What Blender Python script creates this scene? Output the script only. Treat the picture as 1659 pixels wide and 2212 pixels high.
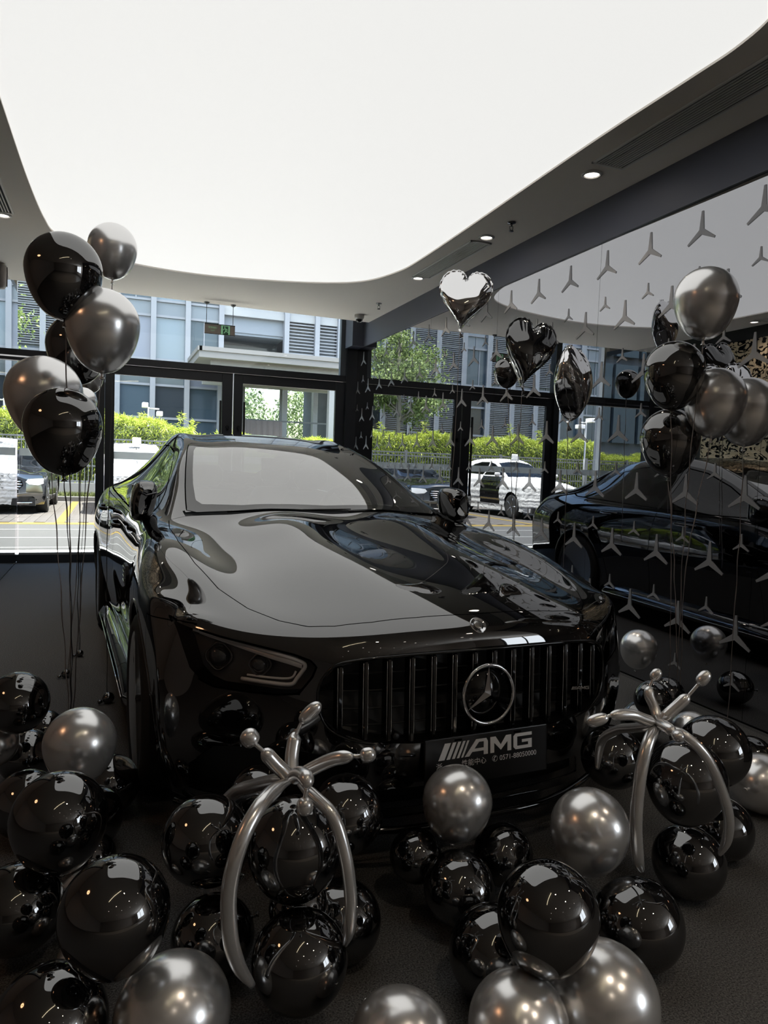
import bpy, bmesh, math, random
import numpy as np
from mathutils import Vector, Matrix, Quaternion

# ------------------------------------------------------------------ clear
for o in list(bpy.data.objects):
    bpy.data.objects.remove(o)
SC = bpy.context.scene
COL = SC.collection

# ------------------------------------------------------------------ camera
# room axes: x to the mirrored wall, y to the street glazing, z up (metres)
cam = bpy.data.cameras.new('camera')
cam.sensor_fit = 'VERTICAL'; cam.sensor_height = 36.0
cam.lens = 1544.24 / 2212.0 * 36.0
cam.clip_start = 0.05; cam.clip_end = 500
camo = bpy.data.objects.new('camera', cam); COL.objects.link(camo)
right = Vector((0.93369838, -0.35623999, 0.03606117))
up = Vector((-0.01120062, 0.07160435, 0.99737022))
fwd = Vector((0.35788529, 0.93164687, -0.06286676))
mw = Matrix.Identity(4)
for i in range(3):
    mw[i][0] = right[i]; mw[i][1] = up[i]; mw[i][2] = -fwd[i]
mw[0][3], mw[1][3], mw[2][3] = 0.0, 0.0, 1.28138596
camo.matrix_world = mw
SC.camera = camo

# ------------------------------------------------------------------ sky, sun, exposure
W = bpy.data.worlds.new('world'); SC.world = W; W.use_nodes = True
wn = W.node_tree.nodes; wl = W.node_tree.links
wn.clear()
sky = wn.new('ShaderNodeTexSky')
sky.sky_type = 'NISHITA'; sky.sun_disc = False
sky.sun_elevation = math.radians(62); sky.sun_rotation = math.radians(200)
sky.air_density = 1.4; sky.dust_density = 2.5; sky.ozone_density = 1.0
bg = wn.new('ShaderNodeBackground'); bg.inputs['Strength'].default_value = 0.8
wo = wn.new('ShaderNodeOutputWorld')
wl.new(sky.outputs[0], bg.inputs[0]); wl.new(bg.outputs[0], wo.inputs[0])
sun = bpy.data.lights.new('sun', 'SUN'); sun.energy = 30.0; sun.angle = math.radians(1.0)
sun.color = (1.0, 0.95, 0.86)
suno = bpy.data.objects.new('sun', sun); COL.objects.link(suno)
suno.rotation_euler = Vector((-0.34, 0.035, -0.94)).to_track_quat('-Z', 'Y').to_euler()
SC.view_settings.view_transform = 'Standard'
SC.view_settings.look = 'None'
SC.view_settings.gamma = 1.0
SC.view_settings.exposure = 0.0
SC.view_settings.use_curve_mapping = False
CEIL_GLOW = 0.85        # radiance of the luminous stretch ceiling
cy = SC.cycles
cy.max_bounces = 10; cy.diffuse_bounces = 4; cy.glossy_bounces = 7
cy.transmission_bounces = 8; cy.transparent_max_bounces = 24
cy.caustics_reflective = False; cy.caustics_refractive = False
cy.sample_clamp_indirect = 12.0; cy.blur_glossy = 0.3
cy.use_denoising = True
try:
    cy.denoiser = 'OPENIMAGEDENOISE'
except Exception:
    pass

# ------------------------------------------------------------------ materials
MATS = {}
def pin(b, name, v):
    if name in b.inputs:
        b.inputs[name].default_value = v
def mat(name, col, rough=0.5, metal=0.0, spec=0.5, coat=0.0, coat_rough=0.0, emit=None, es=1.0, ior=None, alpha=None, sheen=0):
    if name in MATS: return MATS[name]
    m = bpy.data.materials.new(name); m.use_nodes = True
    b = m.node_tree.nodes['Principled BSDF']
    pin(b, 'Base Color', (*col, 1)); pin(b, 'Roughness', rough); pin(b, 'Metallic', metal)
    pin(b, 'Specular IOR Level', spec); pin(b, 'Coat Weight', coat); pin(b, 'Coat Roughness', coat_rough)
    if ior: pin(b, 'IOR', ior)
    if emit: pin(b, 'Emission Color', (*emit, 1)); pin(b, 'Emission Strength', es)
    if sheen: pin(b, 'Sheen Weight', sheen)
    MATS[name] = m
    return m
def noise_col(m, c1, c2, scale, detail=4, rough=0.6, bump=0.0, bscale=None, dist=0.002, obj=True, lo=0.35, hi=0.65):
    """colour grain and fine relief from noise, in object space"""
    nt = m.node_tree; n = nt.nodes; l = nt.links; b = n['Principled BSDF']
    tc = n.new('ShaderNodeTexCoord')
    nz = n.new('ShaderNodeTexNoise'); nz.inputs['Scale'].default_value = scale; nz.inputs['Detail'].default_value = detail
    nz.inputs['Roughness'].default_value = rough
    l.new(tc.outputs['Object'], nz.inputs['Vector'])
    cr = n.new('ShaderNodeValToRGB')
    cr.color_ramp.elements[0].position = lo; cr.color_ramp.elements[0].color = (*c1, 1)
    cr.color_ramp.elements[1].position = hi; cr.color_ramp.elements[1].color = (*c2, 1)
    l.new(nz.outputs['Fac'], cr.inputs[0]); l.new(cr.outputs[0], b.inputs['Base Color'])
    if bump:
        nb = n.new('ShaderNodeTexNoise'); nb.inputs['Scale'].default_value = bscale or scale; nb.inputs['Detail'].default_value = 3
        l.new(tc.outputs['Object'], nb.inputs['Vector'])
        bp = n.new('ShaderNodeBump'); bp.inputs['Strength'].default_value = bump; bp.inputs['Distance'].default_value = dist
        l.new(nb.outputs['Fac'], bp.inputs['Height']); l.new(bp.outputs[0], b.inputs['Normal'])
    return m
def glass(name, tint=(1, 1, 1), ior=1.5, base=0.0, rough=0.0):
    """thin pane: see-through with a Fresnel mirror on top"""
    if name in MATS: return MATS[name]
    m = bpy.data.materials.new(name); m.use_nodes = True
    n = m.node_tree.nodes; l = m.node_tree.links; n.clear()
    o = n.new('ShaderNodeOutputMaterial'); mx = n.new('ShaderNodeMixShader')
    tr = n.new('ShaderNodeBsdfTransparent'); tr.inputs[0].default_value = (*tint, 1)
    gl = n.new('ShaderNodeBsdfGlossy'); gl.inputs['Roughness'].default_value = rough
    # Schlick reflectance, the same for both faces of the pane
    f0 = min(.95, ((ior - 1) / (ior + 1)) ** 2 + base)
    ge = n.new('ShaderNodeNewGeometry'); dt = n.new('ShaderNodeVectorMath'); dt.operation = 'DOT_PRODUCT'
    l.new(ge.outputs['Incoming'], dt.inputs[0]); l.new(ge.outputs['Normal'], dt.inputs[1])
    def mth(op, a, b=None, c=None):
        q = n.new('ShaderNodeMath'); q.operation = op
        for i, v in enumerate((a, b, c)):
            if v is None: continue
            if hasattr(v, 'links'): l.new(v, q.inputs[i])
            else: q.inputs[i].default_value = v
        return q.outputs[0]
    ab = mth('ABSOLUTE', dt.outputs['Value']); iv = mth('SUBTRACT', 1.0, ab); pw = mth('POWER', iv, 5.0)
    src = mth('MULTIPLY_ADD', pw, 1.0 - f0, f0)
    l.new(src, mx.inputs[0]); l.new(tr.outputs[0], mx.inputs[1]); l.new(gl.outputs[0], mx.inputs[2])
    l.new(mx.outputs[0], o.inputs[0])
    MATS[name] = m
    return m

# ------------------------------------------------------------------ geometry helpers
def new_obj(name, me, parent=None, loc=None, rot=None):
    o = bpy.data.objects.new(name, me); COL.objects.link(o)
    if parent is not None: o.parent = parent
    if loc is not None: o.location = loc
    if rot is not None: o.rotation_euler = rot
    return o
def empty(name, loc=(0, 0, 0), rot=(0, 0, 0)):
    o = bpy.data.objects.new(name, None); COL.objects.link(o)
    o.location = loc; o.rotation_euler = rot; o.empty_display_size = 0.1
    return o
def tag(o, label=None, cat=None, group=None, kind=None):
    if label: o['label'] = label
    if cat: o['category'] = cat
    if group: o['group'] = group
    if kind: o['kind'] = kind
    return o
class MB:
    """collects shapes into ONE mesh object"""
    def __init__(self):
        self.v = []; self.f = []; self.s = []
    def add(self, vs, fs, smooth=False):
        b = len(self.v)
        self.v.extend([tuple(float(c) for c in p) for p in vs])
        for f in fs:
            self.f.append(tuple(b + i for i in f)); self.s.append(smooth)
        return self
    def box(self, c, s, rz=0.0, M=None):
        x, y, z = s[0] / 2, s[1] / 2, s[2] / 2
        vs = [(-x, -y, -z), (x, -y, -z), (x, y, -z), (-x, y, -z), (-x, -y, z), (x, -y, z), (x, y, z), (-x, y, z)]
        if M is not None:
            vs = [tuple(M @ Vector(p)) for p in vs]
        elif rz:
            ca, sa = math.cos(rz), math.sin(rz)
            vs = [(p[0] * ca - p[1] * sa, p[0] * sa + p[1] * ca, p[2]) for p in vs]
        vs = [(p[0] + c[0], p[1] + c[1], p[2] + c[2]) for p in vs]
        return self.add(vs, [(0, 3, 2, 1), (4, 5, 6, 7), (0, 1, 5, 4), (1, 2, 6, 5), (2, 3, 7, 6), (3, 0, 4, 7)])
    def b2(self, lo, hi):
        return self.box([(a + b) / 2 for a, b in zip(lo, hi)], [abs(b - a) for a, b in zip(lo, hi)])
    def prism(self, poly, z0, z1, axis='z'):
        """outline extruded along an axis (poly counter-clockwise)"""
        n = len(poly)
        if axis == 'z': P = lambda p, h: (p[0], p[1], h)
        elif axis == 'y': P = lambda p, h: (p[0], h, p[1])
        else: P = lambda p, h: (h, p[0], p[1])
        vs = [P(p, z0) for p in poly] + [P(p, z1) for p in poly]
        fs = [tuple(range(n - 1, -1, -1)), tuple(range(n, 2 * n))]
        fs += [(i, (i + 1) % n, n + (i + 1) % n, n + i) for i in range(n)]
        return self.add(vs, fs)
    def tube(self, pts, rad, seg=10, closed=False, cap=True):
        pts = [Vector(p) for p in pts]; n = len(pts)
        if not hasattr(rad, '__len__'): rad = [rad] * n
        vs = []; fs = []
        T = []
        for i in range(n):
            if closed: t = pts[(i + 1) % n] - pts[i - 1]
            else: t = pts[min(i + 1, n - 1)] - pts[max(i - 1, 0)]
            T.append(t.normalized() if t.length > 1e-9 else Vector((0, 0, 1)))
        a = T[0].orthogonal().normalized()
        for i in range(n):
            if i: 
                a = T[i - 1].rotation_difference(T[i]) @ a
            a = (a - T[i] * a.dot(T[i])).normalized()
            b = T[i].cross(a)
            for k in range(seg):
                th = 2 * math.pi * k / seg
                vs.append(pts[i] + (a * math.cos(th) + b * math.sin(th)) * rad[i])
        m = n if closed else n - 1
        for i in range(m):
            j = (i + 1) % n
            for k in range(seg):
                k2 = (k + 1) % seg
                fs.append((i * seg + k, i * seg + k2, j * seg + k2, j * seg + k))
        if cap and not closed:
            fs.append(tuple(range(seg - 1, -1, -1))); fs.append(tuple((n - 1) * seg + k for k in range(seg)))
        return self.add(vs, fs, True)
    def lathe(self, prof, seg=24, M=None, smooth=True):
        """profile of (radius, height) turned about z, then moved by matrix M"""
        vs = []; fs = []; n = len(prof)
        for r, z in prof:
            for k in range(seg):
                th = 2 * math.pi * k / seg
                vs.append(Vector((r * math.cos(th), r * math.sin(th), z)))
        for i in range(n - 1):
            for k in range(seg):
                k2 = (k + 1) % seg
                fs.append((i * seg + k, i * seg + k2, (i + 1) * seg + k2, (i + 1) * seg + k))
        if prof[0][0] > 1e-6: fs.append(tuple(range(seg - 1, -1, -1)))
        if prof[-1][0] > 1e-6: fs.append(tuple((n - 1) * seg + k for k in range(seg)))
        if M is not None: vs = [M @ p for p in vs]
        return self.add(vs, fs, smooth)
    def mesh(self, name, m, bevel=0.0, weld=False):
        me = bpy.data.meshes.new(name)
        me.from_pydata(self.v, [], self.f)
        me.polygons.foreach_set('use_smooth', self.s)
        if m is not None: me.materials.append(m)
        if bevel or weld:
            bm = bmesh.new(); bm.from_mesh(me)
            if weld: bmesh.ops.remove_doubles(bm, verts=bm.verts, dist=1e-5)
            if bevel:
                es = [e for e in bm.edges if len(e.link_faces) == 2 and e.calc_face_angle(0) > 0.6]
                bmesh.ops.bevel(bm, geom=es, offset=bevel, segments=2, affect='EDGES', profile=0.6, clamp_overlap=True)
            bm.to_mesh(me); bm.free()
        me.update()
        return me
    def build(self, name, m, parent=None, bevel=0.0, weld=False, loc=None, rot=None):
        return new_obj(name, self.mesh(name, m, bevel, weld), parent, loc, rot)
def catmull(pts, n=8, closed=False):
    P = [Vector(p) for p in pts]; out = []; m = len(P)
    rng = range(m if closed else m - 1)
    for i in rng:
        if closed: p0, p1, p2, p3 = P[i - 1], P[i], P[(i + 1) % m], P[(i + 2) % m]
        else: p0, p1, p2, p3 = P[max(i - 1, 0)], P[i], P[i + 1], P[min(i + 2, m - 1)]
        for k in range(n):
            t = k / n
            out.append(0.5 * ((2 * p1) + (-p0 + p2) * t + (2 * p0 - 5 * p1 + 4 * p2 - p3) * t * t + (-p0 + 3 * p1 - 3 * p2 + p3) * t ** 3))
    if not closed: out.append(P[-1])
    return out
def copy_tree(o, parent=None):
    c = o.copy(); COL.objects.link(c)
    if parent is not None: c.parent = parent
    for ch in list(o.children): copy_tree(ch, c)
    return c
def text_mesh(txt, size, depth=0.0, align='CENTER'):
    cu = bpy.data.curves.new('t', 'FONT'); cu.body = txt; cu.size = size; cu.extrude = depth
    cu.align_x = align; cu.align_y = 'CENTER'; cu.resolution_u = 4
    ob = bpy.data.objects.new('t', cu); COL.objects.link(ob)
    dg = bpy.context.evaluated_depsgraph_get()
    me = bpy.data.meshes.new_from_object(ob.evaluated_get(dg))
    bpy.data.objects.remove(ob)
    return me

# shared materials
PAINT = mat('black_car_paint', (0.003, 0.003, 0.0032), rough=0.012, ior=2.35)
GLOSSBLK = mat('gloss_black_trim', (0.004, 0.004, 0.004), rough=0.05, ior=1.6)
BLKPLASTIC = mat('black_plastic', (0.012, 0.012, 0.013), rough=0.45)
RUBBER = mat('tyre_rubber', (0.012, 0.012, 0.012), rough=0.7)
CHROME = mat('chrome', (0.72, 0.72, 0.73), rough=0.06, metal=1.0)
DKCHROME = mat('dark_chrome', (0.16, 0.16, 0.17), rough=0.12, metal=1.0)
SEAM = mat('panel_gap_black', (0.001, 0.001, 0.001), rough=0.9, spec=0.0)
WHITEM = mat('white_print', (0.90, 0.89, 0.89), rough=0.5)
FRAME = mat('anthracite_frame', (0.018, 0.021, 0.027), rough=0.38)
# =================================================================== the room
XM = 3.10      # mirrored wall
YG = 9.36      # street glazing
ZS = 3.13      # soffit
def struct(o, label=None):
    o['kind'] = 'structure'
    if label: o['label'] = label
    return o

# ---- floor: dark loop carpet
m = mat('carpet', (.03, .03, .03), rough=.95, spec=.1)
noise_col(m, (.012, .012, .0125), (.28, .275, .27), 210, 5, .8, bump=.8, bscale=300, dist=.004, lo=.36, hi=.72)
b = MB(); b.b2((-5.0, -8.0, -.12), (8.0, YG + .02, 0))
struct(b.build('floor', m), 'dark grey flecked carpet')
b = MB(); b.b2((-4.9, -7.9, 0), (7.9, -1.0, .004)); struct(b.build('bounce_floor', mat('bounce_sheet', (.12, .112, .105), .5)), 'unseen floor sheet added behind the viewer to bounce light')  # sheet laid over the carpet, added to throw spotlight back up at the soffit

# ---- soffit with a free-form opening and the glowing stretch ceiling above it
soff = mat('soffit_plaster', (.92, .86, .79), rough=.85)
open_ctrl = [(-.56, 4.4), (-.545, 5.5), (-.508, 6.35), (-.44, 6.76), (-.17, 7.22), (.23, 7.41), (.67, 7.485), (1.12, 7.455), (1.75, 7.30), (2.18, 7.095), (2.40, 6.85), (2.525, 6.44), (2.555, 6.06), (2.54, 5.1), (2.495, 3.5), (2.495, 2.75), (2.49, 2.45), (2.43, 2.22), (2.25, 2.03), (1.9, 1.93), (1.2, 1.90), (.2, 1.92), (-.25, 2.0), (-.47, 2.2), (-.56, 2.6), (-.57, 3.4)]
hole = catmull([(x, y, 0) for x, y in open_ctrl], 8, True)
outer = [(-1.02, 4.3), (-5.0, 4.3), (-5.0, -8.0), (8.0, -8.0), (8.0, .6), (XM + .12, .6), (XM + .12, 8.83), (-1.02, 8.70)]
bm = bmesh.new()
ov = [bm.verts.new((x, y, ZS)) for x, y in outer]; hv = [bm.verts.new((p.x, p.y, ZS)) for p in hole]
es = [bm.edges.new((ov[i], ov[(i + 1) % len(ov)])) for i in range(len(ov))] + [bm.edges.new((hv[i], hv[(i + 1) % len(hv)])) for i in range(len(hv))]
bmesh.ops.triangle_fill(bm, use_beauty=True, use_dissolve=False, edges=es)
# upstand of the opening and the street edge
hv2 = [bm.verts.new((p.x, p.y, ZS + .012)) for p in hole]
for i in range(len(hv)): bm.faces.new((hv[i], hv[(i + 1) % len(hv)], hv2[(i + 1) % len(hv)], hv2[i]))
a, c = ov[6], ov[7]
a2, c2 = bm.verts.new((XM + .12, 8.83, 3.62)), bm.verts.new((-1.02, 8.70, 3.62))
bm.faces.new((a, c, c2, a2))
me = bpy.data.meshes.new('ceiling'); bm.to_mesh(me); bm.free(); me.materials.append(soff)
ceil = struct(new_obj('ceiling', me), 'pale plaster soffit with a free-form opening')
glow = mat('stretch_ceiling', (.3, .3, .3), rough=.6, emit=(1.0, .995, .97), es=CEIL_GLOW)
b = MB(); b.b2((-.75, 1.7, ZS + .012), (2.75, 7.7, ZS + .03)); b.build('luminous_panel', glow, ceil)['label'] = 'glowing white stretch membrane'
# storeys above keep the sky out
b = MB(); b.b2((-5.2, -8.2, 3.64), (8.2, 9.75, 3.9)); struct(b.build('ceiling_slab', mat('slab', (.25, .25, .25), .9)))
b = MB(); b.b2((-9.0, 9.45, 3.62), (14.0, 9.75, 6.2)); struct(b.build('wall_upper', mat('upper_wall', (.45, .46, .48), .6)))
b = MB(); b.b2((-9.0, 9.50, -.1), (-1.14, 9.70, 3.7)); b.b2((3.24, 9.40, -.1), (14.0, 9.70, 3.7)); struct(b.build('wall_facade', MATS['upper_wall']))

# ---- mirrored wall with frosted three-pointed decals
mirror = mat('grey_mirror', (.35, .355, .375), rough=.0, metal=1.0)
b = MB(); b.b2((XM + .006, .6, 0), (XM + .12, YG, 3.62)); wall_r = struct(b.build('wall_right', mat('wall_backing', (.008, .008, .009), .8)), 'wall clad in dark grey mirror panels with star decals')
ys = [.6, 1.35, 2.74, 4.126, 5.51, 6.90, 8.29, YG]
for y0, y1 in zip(ys[:-1], ys[1:]):
    b = MB(); b.b2((XM, y0 + .0012, .02), (XM + .006, y1 - .0012, 2.85)); b.build('mirror_panel', mirror, wall_r)
decal = mat('frosted_decal', (.42, .415, .42), rough=.55, spec=.2)
_n = decal.node_tree.nodes; _l = decal.node_tree.links
_t = _n.new('ShaderNodeBsdfTransparent'); _x = _n.new('ShaderNodeMixShader'); _x.inputs[0].default_value = .36
_l.new(_n['Principled BSDF'].outputs[0], _x.inputs[1]); _l.new(_t.outputs[0], _x.inputs[2]); _l.new(_x.outputs[0], _n['Material Output'].inputs[0])
def decal_mesh(R):
    w = R * .145; hw = R * .055; pts = []
    for k in range(3):
        a = math.pi / 2 + k * 2 * math.pi / 3
        d = (math.cos(a), math.sin(a)); n = (-d[1], d[0])
        pts.append((d[0] * R - n[0] * hw, d[1] * R - n[1] * hw)); pts.append((d[0] * R + n[0] * hw, d[1] * R + n[1] * hw))
        a2 = a + math.pi / 3
        pts.append((math.cos(a2) * R * .17, math.sin(a2) * R * .17))
    bb = MB()
    for (p, h) in ((pts, 0),):
        n_ = len(p)
        vs = [(-.0035, q[0], q[1]) for q in p] + [(0, q[0], q[1]) for q in p] + [(-.0035, 0, 0)]
        fs = [(i, (i + 1) % n_, 2 * n_) for i in range(n_)] + [((i + 1) % n_, i, n_ + i, n_ + (i + 1) % n_) for i in range(n_)]
        bb.add(vs, fs)
    return bb.mesh('star_decal', decal)
dm_big, dm_small = decal_mesh(.113), decal_mesh(.058)
for k in range(7):
    for c in range(19):
        y = 1.58 + .413 * c + (.2065 if k % 2 else 0)
        if y < 9.25: new_obj('star_decal', dm_big, wall_r, (XM - .0005, y, .452 + .37 * k))
for k in range(8):
    for c in range(19):
        y = 1.58 + .413 * c + (.2065 if k % 2 else 0)
        if y < 9.25 and .20 + .37 * k < 2.78: new_obj('star_decal', dm_small, wall_r, (XM - .0005, y, .20 + .37 * k))
navy = mat('beam_navy', (.10, .108, .145), rough=.5)
b = MB(); b.b2((XM - .015, .6, 2.85), (XM + .12, YG - .02, ZS + .02)); struct(b.build('trim_1', navy), 'dark navy beam over the mirrored wall')
b = MB(); b.b2((2.93, 9.0, 2.85), (XM - .016, 9.3, 3.60)); struct(b.build('trim_2', navy), 'navy box at the head of the corner')
b = MB(); b.b2((XM - .012, .6, 0), (XM, YG - .1, .016)); struct(b.build('baseboard_right', CHROME), 'thin bright strip at the foot of the mirrors')

# ---- left wall: gilt rippled panel, then a mirror beside the glazing
b = MB(); b.b2((-1.14, 4.3, 0), (-1.026, YG, 3.2)); wall_l = struct(b.build('wall_left', mat('wall_black', (.006, .006, .007), .35)), 'black wall with a gilt rippled panel and a mirror')
b = MB(); b.b2((-1.026, 7.82, .02), (-1.02, YG - .002, 3.13)); b.build('mirror_panel', mat('clear_mirror', (.55, .56, .57), 0, 1.0), wall_l)
gold = mat('gilt_ripple', (.45, .33, .17), rough=.3, metal=.8)
nt = gold.node_tree; n = nt.nodes; l = nt.links
tc = n.new('ShaderNodeTexCoord'); mp_ = n.new('ShaderNodeMapping'); mp_.inputs['Scale'].default_value = (1, 3.2, 5.2)
wv = n.new('ShaderNodeTexNoise'); wv.inputs['Scale'].default_value = 2.2; wv.inputs['Detail'].default_value = 1.5; wv.inputs['Distortion'].default_value = 2.6
cr = n.new('ShaderNodeValToRGB'); cr.color_ramp.elements[0].position = .46; cr.color_ramp.elements[0].color = (.004, .004, .004, 1); cr.color_ramp.elements[1].position = .51; cr.color_ramp.elements[1].color = (.66, .52, .35, 1)
bp = n.new('ShaderNodeBump'); bp.inputs['Strength'].default_value = .6; bp.inputs['Distance'].default_value = .01
l.new(tc.outputs['Object'], mp_.inputs[0]); l.new(mp_.outputs[0], wv.inputs['Vector']); l.new(wv.outputs['Fac'], cr.inputs[0]); l.new(cr.outputs[0], n['Principled BSDF'].inputs['Base Color'])
l.new(wv.outputs['Fac'], bp.inputs['Height']); l.new(bp.outputs[0], n['Principled BSDF'].inputs['Normal'])
b = MB(); b.b2((-1.026, 4.5, 1.0), (-1.005, 7.3, 2.98)); b.build('gilt_panel', gold, wall_l)['label'] = 'gilt panel with a rippled maze pattern'

# ---- the rest of the showroom behind the camera
dkw = mat('back_wall_paint', (.40, .35, .31), rough=.6)
for nm, lo, hi in (('wall_back', (-5.1, -8.1, 0), (8.1, -8.0, 3.2)), ('wall_far_left', (-5.1, -8.0, 0), (-5.0, 4.4, 3.2)), ('wall_side', (-5.0, 4.3, 0), (-1.14, 4.42, 3.2)), ('wall_far_right', (8.0, -8.0, 0), (8.1, .7, 3.2)), ('wall_return', (3.22, .58, 0), (8.0, .7, 3.2))):
    b = MB(); b.b2(lo, hi); struct(b.build(nm, dkw))
day = mat('daylit_window', (.8, .8, .8), emit=(.86, .93, 1.0), es=5.0)
win = MB(); win.b2((7.0, -5.4, .9), (7.06, -2.6, .96)); win.b2((7.0, -5.4, 2.84), (7.06, -2.6, 2.90)); win.b2((7.0, -5.4, .9), (7.06, -5.34, 2.9)); win.b2((7.0, -2.66, .9), (7.06, -2.6, 2.9)); win.b2((7.0, -4.03, .9), (7.06, -3.97, 2.9))
wo_ = struct(win.build('window_2', FRAME), 'bright two-light window on the far side of the showroom')
for y0 in (-5.3, -3.93):
    p = MB(); p.b2((7.03, y0, .98), (7.04, y0 + 1.26, 2.82)); p.build('window_pane', day, wo_)
spot_em = mat('spot_lens', (.9, .9, .9), emit=(1.0, .90, .78), es=16.0)
lamp_white = mat('lamp_white', (.75, .75, .74), rough=.35)
def downlight(x, y, label, group, energy=0, r=.045, col=(1, .84, .66)):
    t = empty('downlight', (x, y, ZS)); tag(t, label, 'ceiling light', group)
    b = MB(); b.lathe([(r * 1.0, .0), (r * 1.42, -.001), (r * 1.45, -.005), (r * 1.05, -.012), (r * .95, .012)], 28)
    b.build('bezel', lamp_white, t)
    b = MB(); b.lathe([(r * .97, -.003), (r * .5, -.006), (0, -.006)], 20); b.build('lens', spot_em, t)
    if energy:
        L = bpy.data.lights.new('downlight_beam', 'SPOT'); L.energy = energy; L.spot_size = math.radians(100); L.spot_blend = .8; L.shadow_soft_size = .04; L.color = col
        o = bpy.data.objects.new('beam', L); COL.objects.link(o); o.parent = t; o.location = (0, 0, -.02)
    return t
downlight(2.752, 3.80, 'round recessed downlight at the near end of the long ceiling vent', 'soffit downlights', 14)
downlight(2.764, 5.15, 'round recessed downlight just before the short slatted ceiling vent', 'soffit downlights', 14)
downlight(2.775, 6.53, 'round recessed downlight past the far end of the short vent', 'soffit downlights', 14)
downlight(-.805, 6.40, 'recessed downlight beside the ceiling vent over the left balloons', 'soffit downlights', 60)
rnd = random.Random(5)
for i, (x, y) in enumerate([(.95, .20), (2.86, .39), (1.9, -.9), (.2, -1.6), (2.6, -2.2), (1.2, -2.8), (-1.0, -2.4), (3.6, -1.4), (4.6, -2.8), (2.2, -4.0), (.4, -4.3), (4.0, -4.6), (-2.2, -4.4), (5.6, -4.4), (1.4, -5.8), (3.2, -6.0)]):
    downlight(x, y, 'small ceiling spotlight behind the viewer, seen only as a glint in the balloons', 'spotlights behind the viewer', 24 if y > 0 else 62, .035)
b = MB()
q = [(.25 * math.cos(a), .25 * math.sin(a)) for a in np.linspace(0, 2 * math.pi, 41)[:-1]]; q2 = [(.11 * math.cos(a), .11 * math.sin(a)) for a in np.linspace(0, 2 * math.pi, 41)[:-1]]
vs = [(x, y, 0) for x, y in q] + [(x, y, 0) for x, y in q2] + [(x, y, .03) for x, y in q] + [(x, y, .03) for x, y in q2]
b.add(vs, [((i + 1) % 40, i, 40 + i, 40 + (i + 1) % 40) for i in range(40)] + [(i, (i + 1) % 40, 80 + (i + 1) % 40, 80 + i) for i in range(40)] + [(40 + (i + 1) % 40, 40 + i, 120 + i, 120 + (i + 1) % 40) for i in range(40)] + [(80 + i, 80 + (i + 1) % 40, 120 + (i + 1) % 40, 120 + i) for i in range(40)])
tag(b.build('ring_lamp', mat('ring_glow', (.9, .7, .5), emit=(1.0, .52, .27), es=9.0), loc=(-2.9, 1.85, 3.095)), 'flat ring lamp glowing peach on the ceiling, mirrored in every black balloon', 'ceiling light')
b = MB(); b.tube(catmull([(-.70, -.62, 3.11), (-.2, -.12, 3.11), (.22, .22, 3.11), (.60, .50, 3.11)], 6), .010, 8)
tag(b.build('line_lamp', mat('line_glow', (.9, .9, .8), emit=(1.0, .88, .62), es=7.0)), 'slim curved light line on the ceiling, mirrored as a pale stroke in the balloons', 'ceiling light')

# ---- ceiling vents, sprinklers, camera, exit sign
vent_m = mat('vent_frame', (.85, .83, .80), rough=.5); vent_d = mat('vent_dark', (.035, .037, .042), rough=.9)
def vent(x0, x1, y0, y1, label, nsl):
    t = empty('ceiling_vent', ((x0 + x1) / 2, (y0 + y1) / 2, ZS)); tag(t, label, 'ceiling vent', 'ceiling vents')
    hx, hy = (x1 - x0) / 2, (y1 - y0) / 2; w = .014
    b = MB(); b.b2((-hx, -hy, -.010), (-hx + w, hy, .0)); b.b2((hx - w, -hy, -.010), (hx, hy, 0)); b.b2((-hx, -hy, -.010), (hx, -hy + w, 0)); b.b2((-hx, hy - w, -.010), (hx, hy, 0)); b.build('vent_rim', vent_m, t)
    b = MB(); b.b2((-hx, -hy, -.002), (hx, hy, -.0005)); b.build('vent_backing', vent_d, t)
    st = MB(); st.b2((-.0035, -hy + w, -.008), (.0035, hy - w, -.002)); me = st.mesh('vent_slat', vent_m)
    for i in range(nsl):
        new_obj('vent_slat', me, t, (-hx + w + (i + 1) * (2 * hx - 2 * w) / (nsl + 1), 0, 0))
vent(2.645, 2.868, 1.95, 3.66, 'long slatted ceiling vent beside the nearest downlight', 9)
vent(2.690, 2.880, 5.27, 6.48, 'short slatted ceiling vent above the silver heart balloon', 9)
vent(-.95, -.715, 4.75, 6.32, 'slatted ceiling vent over the left balloon bunch', 9)
for x, y, lb in ((2.765, 4.77, 'brass sprinkler head between two downlights'), (2.82, 7.74, 'small sprinkler head near the dome camera')):
    t = empty('sprinkler', (x, y, ZS)); tag(t, lb, 'sprinkler', 'ceiling sprinklers')
    b = MB(); b.lathe([(.0, -.001), (.034, -.001), (.030, -.008), (.012, -.012)], 20); b.build('escutcheon', DKCHROME, t)
    b = MB(); b.tube([(0, 0, -.008), (0, 0, -.03)], .008, 8); b.tube([(-.012, 0, -.028), (-.013, 0, -.05), (0, 0, -.062)], .003, 6); b.tube([(.012, 0, -.028), (.013, 0, -.05), (0, 0, -.062)], .003, 6); b.lathe([(0, -.066), (.018, -.066), (.018, -.062), (0, -.062)], 14); b.build('sprinkler_body', DKCHROME, t)
t = empty('dome_camera', (2.825, 8.44, ZS)); tag(t, 'white dome camera hanging at the corner above the door', 'security camera')
b = MB(); b.lathe([(.058, 0), (.060, -.012), (.057, -.040), (.046, -.056)], 28); b.build('camera_base', mat('camera_white', (.62, .60, .57), .4), t)
b = MB(); b.lathe([(.044, -.052), (.042, -.068), (.030, -.086), (.015, -.094), (0, -.096)], 24); b.build('dome', GLOSSBLK, t)
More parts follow.
